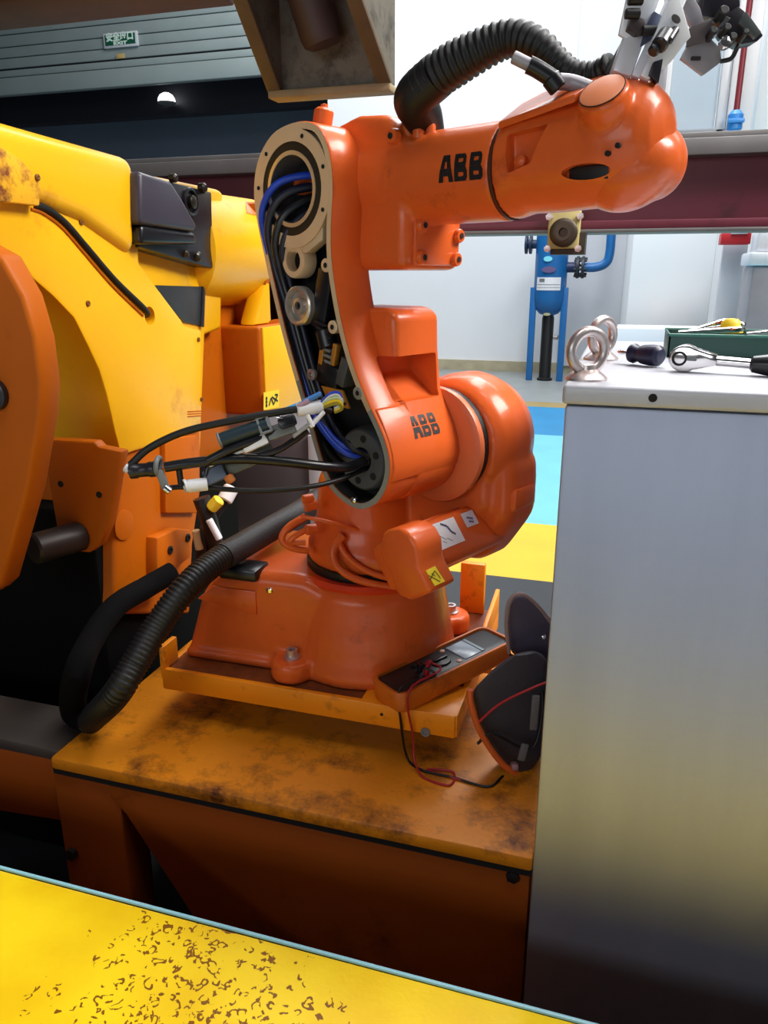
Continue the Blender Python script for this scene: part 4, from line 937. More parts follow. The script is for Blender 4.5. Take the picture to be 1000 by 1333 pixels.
# ---- gripper on the tool flange (aluminium bars and plates), bolted behind the wrist
DG = 1.10
gr = thing('gripper', 'aluminium bar gripper with grey plates and black sensor bracket on the wrist', 'gripper', P(830, 95, DG))
bar_dir = None
def barp(u0, v0, u1, v1, w_, dep0=DG, dep1=DG + 0.03, m_=ALU, name='bar', th=None):
    a, b_ = P(u0, v0, dep0), P(u1, v1, dep1); d_ = (b_ - a).normalized()
    s_ = d_.cross(_fw).normalized(); n_ = s_.cross(d_)
    return G().box((a + b_) / 2, ((b_ - a).length, w_, th or w_), (d_, s_, n_), bevel=min(w_, th or w_) * 0.18).obj(name, m_, gr)
barp(806, 102, 868, -70, 0.026); barp(826, 102, 905, -70, 0.010, DG - 0.012, DG + 0.02); barp(838, 104, 900, -30, 0.013, DG - 0.02, DG + 0.0)
barp(853, 100, 872, 66, 0.010, DG - 0.01, DG); barp(790, 100, 822, 40, 0.010, DG + 0.03, DG + 0.05, BLACK, 'rod')
def plate(pts, dep, th, m_, name, slope=0.0):
    q = [P(u, v, dep + slope * (u - pts[0][0]) / 100.0) for u, v in pts]
    n_ = (q[1] - q[0]).cross(q[2] - q[0]).normalized()
    if n_.dot(_fw) < 0: n_ = -n_
    return G().prism(q, n_ * th, bevel=0.0012).obj(name, m_, gr)
plate([(806, 45), (822, -30), (862, -30), (846, 40), (828, 58)], DG - 0.004, 0.006, ALU, 'upper_plate')
tp = plate([(843, 68), (868, 8), (884, -10), (900, 48), (892, 56), (876, 78), (862, 92)], DG - 0.028, 0.006, mat('white_aluminium_plate', (232, 234, 238), 0.4, metal=0.3), 'triangular_plate')
q = P(880, 25, DG - 0.030); G().lathe([(0.0042, 0), (0.0042, 0.0012), (0, 0.0013)], q, -_fw, 16, sy=1.5).obj('plate_hole', DARKHOLE, tp)
for (u, v, r_) in ((858, 60, 0.010), (850, 68, 0.007), (870, 54, 0.005)):
    a = P(u, v, DG - 0.045); G().cyl(a, a + (P(u + 10, v - 16, DG - 0.03) - a), r_, 14, 0.002).obj('clamp_cylinder', MOTORB, gr)
plate([(845, 98), (852, 80), (864, 76), (858, 108)], DG - 0.03, 0.014, MOTORB, 'clamp_foot')
plate([(819, 36), (824, 20), (840, 24), (842, 42), (830, 44), (822, 38)], DG - 0.02, 0.02, mat('dark_brown_block', (50, 38, 40), 0.5), 'pivot_block')
for (u, v) in ((814, 18), (818, 0), (836, 40)):
    a = P(u, v, DG - 0.02); G().cyl(a, a + _rt * 0.018, 0.006, 10, 0.001).obj('pin', BLACK, gr)
plate([(835, 60), (844, 30), (852, 14), (862, 20), (848, 52)], DG - 0.012, 0.012, mat('slate_blue_bracket', (72, 80, 104), 0.4, metal=0.3), 'blue_bracket')
# far jaw
hp_ = plate([(887, 76), (899, 52), (922, 46), (938, 62), (940, 80), (916, 98)], DG - 0.01, 0.008, ALUGREY, 'hexagonal_plate')
G().box(P(906, 76, DG - 0.014), (0.012, 0.004, 0.004), (_rt, _fw, _up), bevel=0.001).obj('slot_mark', DARKHOLE, hp_)
plate([(884, 4), (890, -24), (912, 10), (918, 32), (900, 34)], DG - 0.004, 0.008, ALUGREY, 'link_plate')
plate([(896, 60), (900, 34), (926, 24), (936, 44), (922, 52)], DG - 0.016, 0.01, mat('dark_grey_block', (86, 78, 80), 0.45, metal=0.2), 'jaw_block')
plate([(912, 20), (920, -30), (962, -20), (964, 8), (940, 26)], DG + 0.0, 0.03, MOTORB, 'sensor_body')
plate([(934, 26), (962, 8), (976, 20), (994, 46), (986, 54), (964, 58), (944, 46)], DG - 0.01, 0.025, MOTORB, 'sensor_bracket')
plate([(926, 46), (946, 20), (952, 24), (930, 50)], DG - 0.02, 0.006, CHROME, 'bright_link')
plate([(962, 30), (972, 14), (992, 42), (984, 50)], DG - 0.022, 0.008, mat('dark_green_grey_cover', (66, 72, 72), 0.4), 'sensor_cover')
G().tube([P(938, 80, DG - 0.01), P(952, 76, DG - 0.012), P(960, 62, DG - 0.01), P(966, 50, DG)], 0.0028, 8).obj('sensor_lead', BLACK, gr)
G().lathe([(0.006, 0), (0.007, 0.002), (0.007, 0.01), (0, 0.012)], P(941, 60, DG - 0.02), -_fw, 12).obj('clear_fitting', CHROME, gr)
for (u, v, r_) in ((930, 38, 0.005), (948, 34, 0.005), (956, 46, 0.005), (972, 40, 0.004), (944, 12, 0.006)):
    a = P(u, v, DG - 0.03); G().cyl(a, a + _fw * 0.02, r_, 12, 0.0015).obj('sensor_knob', BLACK, gr)
# ---- corrugated hose over the forearm
hs = thing('corrugated_hose', 'thick black corrugated hose arching from the forearm to the gripper', 'hose', R(-0.02, 0.15, 0.54))
hp_ = [R(0.0, W0 + 0.02, 0.520), P(549, 150, 1.32), P(540, 128, 1.29), P(570, 98, 1.26), P(620, 68, 1.23), P(665, 50, 1.21), P(700, 58, 1.19), P(725, 80, 1.18), P(745, 96, 1.17), P(775, 98, 1.16), P(800, 84, 1.14)]
def hr(t): return 0.031 if t < 0.42 else max(0.0185, 0.031 - (t - 0.42) * 0.033)
G().tube(hp_, hr, 20, 10, rib=0.10, ribs=0.0105).obj('hose', BLACK, hs, sharp=60)
G().tube(hp_[0:4], 0.0315, 20, 8).obj('sleeve', BLACK, hs)
G().tube([P(688, 84, 1.12), P(700, 90, 1.12), P(722, 104, 1.12)], 0.011, 14).obj('side_lead', BLACKG, hs)
G().cyl(P(668, 74, 1.125), P(692, 86, 1.12), 0.008, 12, 0.001).obj('metal_ferrule', ALUGREY, hs)
G().cyl(P(716, 100, 1.12), P(728, 116, 1.12), 0.013, 14, 0.002).obj('plug', BLACKG, hs)
G().tube([P(726, 106, 1.12), P(745, 108, 1.12), P(768, 116, 1.11)], 0.010, 12).obj('silver_conduit', ALUGREY, hs)
#==LEFT==
# ================================================================== ROBOT TRAY
tr = thing('mounting_tray', 'orange-yellow steel tray that the orange robot base stands on', 'tray', (-0.56, 1.5, ZP))
TX0, TX1, TY0, TY1 = -0.876, -0.243, 1.258, 1.76
G().span(TX0, TX1, TY0, TY1, ZB - 0.012, ZB - 0.0005, bevel=0.002).obj('plate', mat('dark_oily_tray_floor', (120, 58, 22), 0.5, var=0.25, dirt=(40, 24, 14), dirt_amt=0.3), tr)
G().span(TX0, TX1, TY0 - 0.004, TY0 + 0.008, ZB - 0.044, ZB + 0.004, bevel=0.002).obj('front_lip', TRAY, tr)
G().span(TX1 - 0.19, TX1, TY0, TY0 + 0.11, ZB - 0.002, ZB + 0.0045, bevel=0.002).obj('corner_plate', TRAY, tr)
G().span(TX1 - 0.008, TX1 + 0.004, TY0, TY1, ZB - 0.044, ZB + 0.004, bevel=0.002).obj('right_lip', TRAY, tr)
G().span(TX0 - 0.004, TX0 + 0.008, TY0, TY1, ZB - 0.044, ZB + 0.004, bevel=0.002).obj('left_lip', TRAY, tr)
G().span(TX0 - 0.004, TX0 + 0.008, TY0 - 0.003, TY0 + 0.05, ZB - 0.02, ZB + 0.055, bevel=0.002).obj('corner_upstand', TRAY, tr)
G().prism([V((TX1 - 0.006, TY0 + 0.25, ZB)), V((TX1 - 0.006, TY1, ZB)), V((TX1 - 0.006, TY1, ZB + 0.06)), V((TX1 - 0.006, TY0 + 0.33, ZB + 0.045))], (0.01, 0, 0), bevel=0.002).obj('right_upstand', TRAY, tr)
G().span(TX1 - 0.02, TX1 + 0.03, TY0 + 0.235, TY0 + 0.25, ZB - 0.03, ZB + 0.05, bevel=0.003).obj('bracket', TRAY, tr)
G().span(TX1 - 0.09, TX1 - 0.03, TY1 - 0.03, TY1 - 0.01, ZB, ZB + 0.13, bevel=0.003).obj('rear_post', TRAY, tr)
for (x, y) in ((TX0 + 0.10, TY0 + 0.16), (TX1 - 0.10, TY0 + 0.16), (TX0 + 0.06, TY1 - 0.06), (TX1 - 0.06, TY1 - 0.06)):
    G().span(x - 0.04, x + 0.04, y - 0.03, y + 0.03, ZP, ZB - 0.012).obj('foot_pad', PLATFRONT, tr)
tb = oy(554, 953, TY0 - 0.005)
G().lathe([(0.0095, 0), (0.0095, 0.002), (0.006, 0.002), (0.005, 0.0005), (0, 0.0005)], tb, (0, -1, 0), 20).obj('hole_ring', GREYP, tr)
G().lathe([(0.0035, 0), (0.0035, 0.0006), (0, 0.0007)], oy(497, 930, TY0 - 0.004), (0, -1, 0), 10).obj('screw_hole', DARKHOLE, tr)

# ================================================================== MULTIMETER on the tray corner
q0, q1 = oz(508, 897, ZB + 0.035), oz(645, 842, ZB + 0.035)
la = (q1 - q0); la.z = 0.0; L_ = 0.195; la.normalize(); lb_ = Z.cross(la)
mc = oz(576, 868, ZB + 0.04)
tl = radians(4)
ml = (la * cos(tl) + Z * sin(tl)).normalized(); mw = lb_; mn = ml.cross(mw)
mc = (q0 + q1) / 2 - Y * 0.006; mc.z = ZB + 0.042
mm_ = thing('multimeter', 'digital multimeter in an orange rubber holster lying on the tray corner', 'multimeter', mc)
def MM(a, b_, c): return mc + ml * a + mw * b_ + mn * c
def rrect(hl, hw, r, c, n=5, taper=0.0):
    out = []
    for (sx_, sy_, a0) in ((1, 1, 0), (-1, 1, 90), (-1, -1, 180), (1, -1, 270)):
        for k in range(n + 1):
            a = radians(a0 + 90 * k / n); xx = sx_ * (hl - r) + r * cos(a); ww = hw - r + r * 0
            yy = sy_ * (hw - r) + r * sin(a)
            out.append(MM(xx, yy * (1 + taper * xx / hl), c))
    return out
HL, HW = (q1 - q0).length / 2 + 0.012, 0.048
G().loft([rrect(HL - 0.006, HW - 0.006, 0.02, -0.028), rrect(HL, HW, 0.024, -0.020), rrect(HL, HW, 0.024, 0.014), rrect(HL - 0.002, HW - 0.002, 0.023, 0.017), rrect(HL - 0.007, HW - 0.007, 0.018, 0.017), rrect(HL - 0.008, HW - 0.008, 0.018, 0.006)]).obj('holster', HOLSTER, mm_)
G().loft([rrect(HL - 0.009, HW - 0.009, 0.016, 0.004), rrect(HL - 0.009, HW - 0.009, 0.016, 0.012), rrect(HL - 0.012, HW - 0.012, 0.014, 0.014)]).obj('body', mat('dark_meter_case', (34, 34, 38), 0.45), mm_)
G().box(MM(0.052, 0, 0.0145), (0.046, 0.060, 0.003), (ml, mw, mn), bevel=0.001).obj('screen', SCREEN, mm_)
G().box(MM(0.080, 0, 0.0145), (0.008, 0.06, 0.004), (ml, mw, mn), bevel=0.001).obj('screen_bar', mat('slate_bar', (120, 138, 146), 0.4), mm_)
G().lathe([(0.022, 0), (0.020, 0.005), (0, 0.006)], MM(-0.012, 0, 0.013), mn, 24).obj('dial', BLACKG, mm_)
G().box(MM(-0.012, 0, 0.0205), (0.034, 0.006, 0.004), (ml, mw, mn), bevel=0.001).obj('dial_knob', MOTORB, mm_)
for (a, b_) in ((0.016, 0.026), (0.016, -0.026)):
    G().lathe([(0.006, 0), (0.005, 0.003), (0, 0.004)], MM(a, b_, 0.0135), mn, 12).obj('button', mat('pale_pink_button', (200, 150, 130), 0.4), mm_)
for k in range(3):
    G().lathe([(0.006, 0), (0.006, 0.003), (0.004, 0.003), (0.003, 0.0), (0, 0)], MM(-0.066, -0.02 + 0.02 * k, 0.0135), mn, 14).obj('socket', INK, mm_)
ld = thing('red_test_lead', 'red test lead plugged into the multimeter and hanging over the tray edge', 'test lead', MM(-0.06, 0, 0.02))
G().tube([MM(-0.066, -0.02, 0.012), MM(-0.064, -0.02, 0.032), MM(-0.052, -0.016, 0.036)], 0.0065, 12).obj('plug', REDW, ld)
pz1 = oy(532, 900, TY0 - 0.02); pz2 = oy(538, 960, TY0 - 0.012); pz3 = oz(540, 990, ZP + 0.02); pz4 = oz(552, 1012, ZP + 0.003); pz5 = oz(585, 1022, ZP + 0.003); pz6 = oz(590, 1005, ZP + 0.003); pz7 = oz(556, 1002, ZP + 0.003); pz8 = oz(610, 1018, ZP + 0.003); 
G().tube([MM(-0.052, -0.016, 0.036), MM(-0.052, -0.045, 0.030), pz1, pz2, pz3, pz4, pz5, pz6, pz7, pz8], 0.0022, 8).obj('lead', REDW, ld)
lk = thing('black_test_lead', 'black test lead hanging from the multimeter over the tray lip', 'test lead', MM(-0.06, 0.0, 0.02))
G().tube([MM(-0.066, 0.0, 0.012), MM(-0.066, 0.0, 0.030), MM(-0.072, -0.02, 0.034)], 0.0058, 12).obj('plug', BLACKG, lk)
k1 = oy(522, 895, TY0 - 0.02); k2 = oy(522, 940, TY0 - 0.012); k3 = oz(530, 985, ZP + 0.01); k4 = oz(548, 1002, ZP + 0.003); k5 = oz(590, 1012, ZP + 0.003); k6 = oz(635, 1024, ZP + 0.003); k7 = oz(655, 1010, ZP + 0.003)
G().tube([MM(-0.072, -0.02, 0.034), MM(-0.068, -0.048, 0.026), k1, k2, k3, k4, k5, k6, k7], 0.0025, 8).obj('lead', BLACK, lk)

# ================================================================== TOOL BAG between tray and cabinet
bgc = V((-0.155, 1.33, ZP))
bg = thing('tool_bag', 'charcoal tool bag with orange piping standing between the tray and the steel cabinet', 'bag', bgc)
def bp_(u, v, x): return ox(u, v, x)
BXP = -0.152
# near panel: a sagging sheet with thickness, outline measured on the plane x = BXP
outl = [(612, 905), (620, 935), (632, 965), (655, 995), (672, 1008)]
lowp = [(613, 900), (640, 872), (668, 850), (700, 845), (716, 860), (714, 930), (706, 985), (690, 1006), (668, 1006), (645, 985), (627, 955)]
g = G().prism([P(u, v, 1.235 + (u - 613) * 0.0004) for u, v in lowp], P(660, 930, 1.295) - P(660, 930, 1.24), bevel=0.018, seg=3, ang=20)
g.obj('pouch', BAGM, bg)
flap = [(661, 812), (664, 784), (674, 772), (690, 775), (708, 795), (722, 815), (722, 880), (700, 884), (676, 858), (664, 848)]
G().prism([P(u, v, 1.315 + (u - 661) * 0.0006) for u, v in flap], P(690, 830, 1.38) - P(690, 830, 1.33), bevel=0.014, seg=3, ang=20).obj('flap', mat('violet_grey_nylon', (84, 76, 94), 0.5, bump=0.3, bscale=200), bg)
G().tube([P(612, 898, 1.228), P(613, 915, 1.226), P(622, 945, 1.222), P(637, 972, 1.222), P(656, 996, 1.222), P(672, 1006, 1.225)], 0.0062, 10).obj('piping', PIPING, bg)
G().tube([P(663, 850, 1.305), P(659, 815, 1.305), P(662, 786, 1.305), P(672, 774, 1.308), P(686, 776, 1.31), P(704, 793, 1.325), P(720, 814, 1.34)], 0.0035, 8).obj('flap_edge', mat('pale_edge_binding', (150, 128, 128), 0.5), bg)
G().tube([P(664, 852, 1.30), P(690, 868, 1.30), P(706, 905, 1.27), P(700, 960, 1.24), P(684, 975, 1.23), P(640, 955, 1.222), P(622, 968, 1.222)], 0.003, 8).obj('cord', BLACK, bg)
for (u0, v0, u1, v1) in ((698, 905, 694, 950), (684, 968, 678, 990)):
    a, b_ = P(u0, v0, 1.225), P(u1, v1, 1.222); d_ = (b_ - a).normalized()
    G().box((a + b_) / 2, ((b_ - a).length, 0.014, 0.008), (d_, d_.cross(_fw).normalized(), _fw), bevel=0.002).obj('webbing', mat('grey_webbing', (96, 94, 98), 0.6), bg)
a = P(670, 997, 1.218); G().box(a, (0.012, 0.02, 0.012), (_rt, _fw, _up), bevel=0.003).obj('buckle', mat('pinkish_buckle', (150, 110, 118), 0.4), bg)
for (u, v) in ((708, 829), (706, 861)):
    G().lathe([(0.005, 0), (0.004, 0.003), (0, 0.004)], P(u, v, 1.325), -_fw, 12).obj('stud', CHROME, bg)
g = G().tube([P(618, 945, 1.220), P(650, 917, 1.222), P(690, 897, 1.228), P(712, 888, 1.235)], 0.0022, 8)
tag(g.obj('red_wire', REDW), 'thin red wire lying across the charcoal tool bag', 'wire')

# ================================================================== CONDUIT from the robot base to the left
cd = thing('black_conduit', 'thick black corrugated conduit looping from behind the arm down to the platform', 'conduit', oz(120, 945, ZP))
cpts = [P(430, 640, 1.80), P(395, 664, 1.72), P(345, 693, 1.60), P(290, 725, 1.47), P(245, 762, 1.38), P(205, 815, 1.33), P(178, 860, 1.29), P(150, 905, 1.27)]
e0 = oz(118, 938, ZP + 0.03)
G().tube(cpts + [e0], 0.0275, 18, 10, rib=0.08, ribs=0.0085).obj('hose', BLACK, cd, sharp=60)
G().tube([e0, oz(96, 925, ZP + 0.03), P(100, 880, 1.36), P(118, 835, 1.50), P(150, 790, 1.62), P(190, 765, 1.72), P(225, 745, 1.78)], 0.027, 16, 8).obj('return_hose', mat('dull_black_hose', (8, 8, 9), 0.9, spec=0.1), cd)
G().tube(cpts[0:4], 0.0285, 16, 8).obj('sleeve', mat('braided_black_sleeve', (30, 26, 28), 0.6, bump=0.4, bscale=200), cd)

# ================================================================== DANGLING WIRING HARNESS
wh = thing('wiring_harness', 'loose black cables and connectors hanging out of the lower arm to the left', 'wiring harness', P(330, 600, 1.18))
def wire(pts, r, m_, name='cable', n=10): return G().tube([P(*p) for p in pts], r, n, 8).obj(name, m_, wh)
wire([(474, 600, 1.285), (452, 608, 1.25), (420, 607, 1.215), (370, 601, 1.185), (310, 597, 1.17), (255, 602, 1.16), (215, 608, 1.155)], 0.0085, BLACKG)
wire([(430, 535, 1.215), (405, 531, 1.19), (360, 537, 1.18), (300, 548, 1.17), (240, 562, 1.165), (195, 583, 1.16), (170, 605, 1.155)], 0.0058, BLACK)
wire([(472, 612, 1.28), (440, 625, 1.235), (400, 634, 1.20), (340, 639, 1.18), (280, 636, 1.17), (235, 634, 1.165), (215, 636, 1.16)], 0.0042, BLACK)
wire([(270, 600, 1.16), (300, 585, 1.165), (340, 570, 1.175), (372, 556, 1.185)], 0.0075, BLACKG)
wire([(400, 560, 1.20), (380, 575, 1.19), (350, 590, 1.18), (280, 603, 1.175), (268, 620, 1.17)], 0.0055, MOTORB)
a, b_ = P(205, 610, 1.155), P(172, 613, 1.155)
G().lathe([(0.008, 0), (0.0125, 0.004), (0.0125, 0.012), (0.011, 0.014), (0.011, 0.03), (0.0125, 0.032), (0.0125, 0.042), (0.006, 0.045)], a, b_ - a, 18).obj('round_connector', MOTORB, wh)
G().cyl(P(170, 612, 1.155), P(163, 607, 1.155), 0.008, 12, 0.002).obj('white_tip', WHITEP, wh)
G().torus(P(206, 606, 1.155), _rt * 0.9 - _up * 0.1, 0.0125, 0.004, 20, 8).obj('clamp_ring', GREYP, wh)
a, b_ = P(207, 612, 1.15), P(217, 638, 1.15); d_ = (b_ - a).normalized()
G().box((a + b_) / 2, ((b_ - a).length, 0.012, 0.009), (d_, d_.cross(_fw).normalized(), _fw), bevel=0.002).obj('clamp_strap', GREYP, wh)
G().cyl(P(214, 634, 1.148), P(222, 640, 1.148), 0.006, 10, 0.001).obj('clamp_screw', CHROME, wh)
# long dark cylinder connector and square latch
a, b_ = P(284, 574, 1.165), P(348, 552, 1.18)
G().lathe([(0.006, 0), (0.0115, 0.002), (0.0115, (b_ - a).length)], a, b_ - a, 16).obj('tube_connector', mat('dark_teal_tube', (34, 52, 62), 0.35), wh)
G().torus(P(286, 573, 1.163), b_ - a, 0.0105, 0.002, 18, 8).obj('tube_end', GREYP, wh)
c = P(344, 553, 1.172); d_ = (b_ - a).normalized(); s_ = d_.cross(_fw).normalized()
lt = G()
for (o1, o2, l1, l2) in ((0.008, 0, 0.004, 0.026), (-0.008, 0, 0.004, 0.026), (0, 0.012, 0.018, 0.004), (0, -0.012, 0.018, 0.004)):
    lt.box(c + d_ * o1 + s_ * o2, (l1, l2, 0.008), (d_, s_, _fw), bevel=0.001)
lt.obj('square_latch', GREYP, wh)
G().box(P(366, 560, 1.182), (0.045, 0.022, 0.014), (d_, s_, _fw), bevel=0.003).obj('grey_connector', GREYP, wh)
G().box(P(374, 549, 1.176), (0.028, 0.018, 0.012), (d_, s_, _fw), bevel=0.004).obj('black_connector', BLACKG, wh)
G().box(P(364, 543, 1.17), (0.010, 0.004, 0.003), (_rt, _up, _fw), bevel=0.001).obj('bright_clip', CHROME, wh)
G().box(P(398, 556, 1.185), (0.050, 0.007, 0.006), ((P(420, 534, 1.19) - P(375, 568, 1.185)).normalized(), s_, _fw), bevel=0.0015).obj('grey_lever', mat('pale_grey_lever', (160, 160, 162), 0.4), wh)
# white flat connectors
a, b_ = P(272, 604, 1.168), P(348, 570, 1.178); d2 = (b_ - a).normalized(); s2 = d2.cross(_fw).normalized()
G().box(P(300, 592, 1.170), (0.075, 0.010, 0.006), (d2, s2, _fw), bevel=0.002).obj('white_strip', WHITEP, wh)
G().box(P(332, 577, 1.170), (0.040, 0.017, 0.008), (d2, s2, _fw), bevel=0.002).obj('white_plug', WHITEP, wh)
G().box(P(322, 600, 1.185), (0.090, 0.022, 0.008), (d2, s2, _fw), bevel=0.002).obj('olive_strip', mat('olive_grey_strip', (96, 98, 84), 0.5), wh)
G().lathe([(0.0105, 0), (0.0105, 0.004), (0.008, 0.004), (0.007, 0.001), (0, 0.001)], P(243, 632, 1.155), P(238, 634, 1.15) - P(256, 630, 1.16), 18).obj('white_socket_rim', WHITEP, wh)
G().cyl(P(244, 633, 1.157), P(270, 630, 1.165), 0.0105, 16, 0.001).obj('white_socket', WHITEP, wh)
G().box(P(280, 618, 1.172), (0.035, 0.024, 0.012), (d2, s2, _fw), bevel=0.003).obj('slate_connector', mat('slate_blue_plastic', (92, 104, 128), 0.45), wh)
G().cyl(P(296, 618, 1.17), P(302, 628, 1.17), 0.008, 10, 0.002).obj('orange_seal', mat('orange_seal', (196, 112, 44), 0.5), wh)
G().cyl(P(232, 602, 1.16), P(236, 632, 1.16), 0.005, 10).obj('cable', BLACK, wh)
# white sleeve with the bare coloured wires at the loop's end
a, b_ = P(386, 534, 1.185), P(420, 529, 1.20)
G().cyl(a, b_, 0.0105, 16, 0.002).obj('white_sleeve', WHITEP, wh)
for (p0, p1, r_) in (((400, 540, 1.18), (408, 556, 1.175), 0.0035), ((422, 536, 1.185), (404, 556, 1.175), 0.0035)):
    G().cyl(P(*p0), P(*p1), r_, 10, 0.001).obj('cable_tie', WHITEP, wh)
for k, (m_, dv) in enumerate(((WHITEP, -7), (mat('pale_green_wire', (196, 214, 170), 0.5), -3), (YELLOWP, 1), (mat('olive_wire', (150, 140, 40), 0.5), 5), (BLUEC, -9))):
    wire([(418, 529 + dv * 0.5, 1.195), (430, 522 + dv, 1.19), (441, 521 + dv, 1.19), (445, 529 + dv * 0.6, 1.195), (436, 534 + dv * 0.5, 1.20)], 0.0027, m_, 'bare_wire', 8)
G().cyl(P(394, 524, 1.185), P(418, 512, 1.195), 0.0042, 12, 0.001).obj('blue_ferrule', mat('light_blue_ferrule', (70, 130, 200), 0.4), wh)
G().cyl(P(388, 530, 1.182), P(402, 521, 1.187), 0.0046, 12, 0.001).obj('pink_ferrule', mat('pinkish_ferrule', (176, 140, 156), 0.4), wh)

# ================================================================== YELLOW MACHINE
XM = -1.08
ym = thing('yellow_machine', 'large yellow robot arm at the left with a black motor and cable slit', 'machine', (-1.3, 1.5, 0))
def pr(pts, x, th, name, m_, bevel=0.006, seg=2, par=ym, ang=30):
    return G().prism([ox(u, v, x) for u, v in pts], (-th, 0, 0), bevel=bevel, seg=seg, ang=ang).obj(name, m_, par)
panel = [(-60, 180), (60, 195), (178, 240), (182, 342), (205, 374), (238, 418), (240, 424), (263, 430), (262, 560), (215, 575), (163, 592), (157, 588), (150, 560), (140, 515), (130, 482), (116, 452), (97, 414), (70, 386), (40, 360), (0, 324), (-60, 270)]
g = G().prism([ox(u, v, XM) for u, v in panel], (-0.22, 0, 0), bevel=0.008, seg=2)
hc = ox(195, 411, XM); g.cut(G().cyl(hc + X * 0.05, hc - X * 0.06, 0.021, 24))
slit = [(44, 266), (60, 272), (84, 290), (112, 322), (150, 366), (190, 405)]
g.obj('side_panel', YELLOW, ym)
arm = [(-90, 128), (60, 172), (178, 206), (180, 336), (165, 327), (110, 288), (60, 268), (20, 262), (-90, 240)]
G().prism([ox(u, v, XM + 0.018) for u, v in arm], (-0.42, 0, 0), bevel=0.032, seg=5, ang=40).obj('arm_housing', YELLOW, ym)
pr([(-60, 178), (0, 190), (28, 208), (53, 236), (52, 268), (0, 262), (-60, 256)], XM + 0.024, 0.03, 'cover_plate', WORN, 0.003)
G().tube([ox(u, v, XM + 0.001) for u, v in slit] + [hc - X * 0.02], 0.0075, 10).obj('cable', BLACK, ym)
G().tube([ox(u - 4, v + 6, XM + 0.0005) for u, v in slit], 0.0032, 8).obj('slit_lip', YELLOWSHADE, ym)
for (u, v, x) in ((48, 231, XM + 0.024), (105, 289, XM), (114, 395, XM), (258, 442, XM), (262, 520, XM)):
    G().lathe([(0.006, 0), (0.006, 0.003), (0.003, 0.004), (0, 0.002)], ox(u, v, x), X, 12).obj('screw', mat('rusty_screw', (120, 70, 20), 0.5, metal=0.3) if u == 48 else MATS['rusty_screw'], ym)
for k in range(3):
    a, b_ = ox(244, 536 + 3.2 * k, XM), ox(262, 535 + 3.0 * k, XM)
    G().cyl(a, b_, 0.0016, 8).obj('embossed_line', YELLOWSHADE, ym)
# frame behind the motor
pr([(170, 222), (284, 246), (291, 250), (289, 428), (268, 436), (262, 590), (190, 590), (170, 500)], XM - 0.03, 0.25, 'motor_frame', YELLOW, 0.012, 3)
mt_ = pr([(182, 226), (276, 250), (278, 350), (182, 322)], XM + 0.012, 0.06, 'motor_plate', MOTORB, 0.005)
pr([(182, 222), (224, 236), (238, 258), (258, 294), (254, 302), (183, 292)], XM + 0.042, 0.05, 'motor_shroud', SHROUD, 0.012, 3)
pr([(184, 292), (254, 302), (258, 318), (184, 318)], XM + 0.035, 0.05, 'motor_body', BLACKG, 0.01, 3)
for (u, v, r_) in ((263, 245, 0.013), (249, 263, 0.016), (256, 334, 0.013), (240, 330, 0.009), (225, 232, 0.010)):
    G().lathe([(r_, -0.006), (r_, 0.008), (r_ * 0.6, 0.012), (0, 0.012)], ox(u, v, XM + 0.014), X, 14).obj('motor_bolt', mat('oily_dark_bolt', (66, 62, 54), 0.3, metal=0.5) if u == 263 else MATS['oily_dark_bolt'], ym)
G().torus(ox(249, 263, XM + 0.016), X, 0.03, 0.004, 24, 8).obj('motor_ring', MOTORB, ym)
pr([(196, 371), (264, 373), (262, 424), (240, 420)], XM - 0.024, 0.03, 'grey_window', mat('dark_slate_panel', (50, 54, 58), 0.4, var=0.2), 0.003)
pr([(264, 373), (268, 373), (266, 426), (262, 424)], XM - 0.02, 0.03, 'window_edge', MOTORB, 0.001)
# far shoulder drum, column box and gusset
dy_ = 2.05
G().lathe([(0, 0), (0.13, 0), (0.16, 0.03), (0.16, 0.42), (0.13, 0.46), (0, 0.46)], V((-1.22, 1.92, oy(310, 325, 2.0).z)), V((0.12, 1, 0)), 40).obj('shoulder_drum', YELLOW, ym)
_dc, _da = V((-1.22, 1.92, oy(310, 325, 2.0).z)), V((0.12, 1, 0)).normalized()
def on_drum(u, v, r_):
    d = ray(u, v); d = d - _da * d.dot(_da); o = (_C - _dc); o = o - _da * o.dot(_da)
    a_, b_, c_ = d.dot(d), 2 * d.dot(o), o.dot(o) - r_ * r_; disc = b_ * b_ - 4 * a_ * c_
    t_ = (-b_ - math.sqrt(max(disc, 0.0))) / (2 * a_)
    return _C + ray(u, v) * t_
g = G(); n_ = 4
for i in range(n_):
    f0_, f1_ = i / n_, (i + 1) / n_
    g.quads([[on_drum(320 + 16 * s_ + 1.5 * f_, 262 + 4 * s_ + 15 * f_, 0.1612) for s_, f_ in ((0, f0_), (1, f0_), (1, f1_), (0, f1_))]])
g.obj('faded_sticker', mat('faded_red_sticker2', (236, 120, 60), 0.5), ym)
kc = oy(338, 425, 2.1)
kb = oy(272, 425, 2.1)
kz = oy(305, 540, 2.1).z
G().span(kb.x, kc.x, 2.1, 2.55, kz, kc.z, bevel=0.012, seg=3).obj('column_box', YELLOWSHADE, ym)
G().span(kc.x - 0.002, kc.x + 0.006, 2.11, 2.55, kz + 0.004, kc.z - 0.004, bevel=0.002).obj('column_side', YELLOW, ym)  # lit side of the column box, put into a brighter yellow plate
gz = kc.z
G().prism([V((kc.x - 0.02, 2.12, gz)), V((kc.x - 0.02, 2.45, gz)), V((kc.x - 0.02, 2.6, gz + 0.5)), V((kc.x - 0.02, 2.38, gz + 0.36))], (-0.06, 0, 0), bevel=0.012, seg=2).obj('gusset', YELLOW, ym)
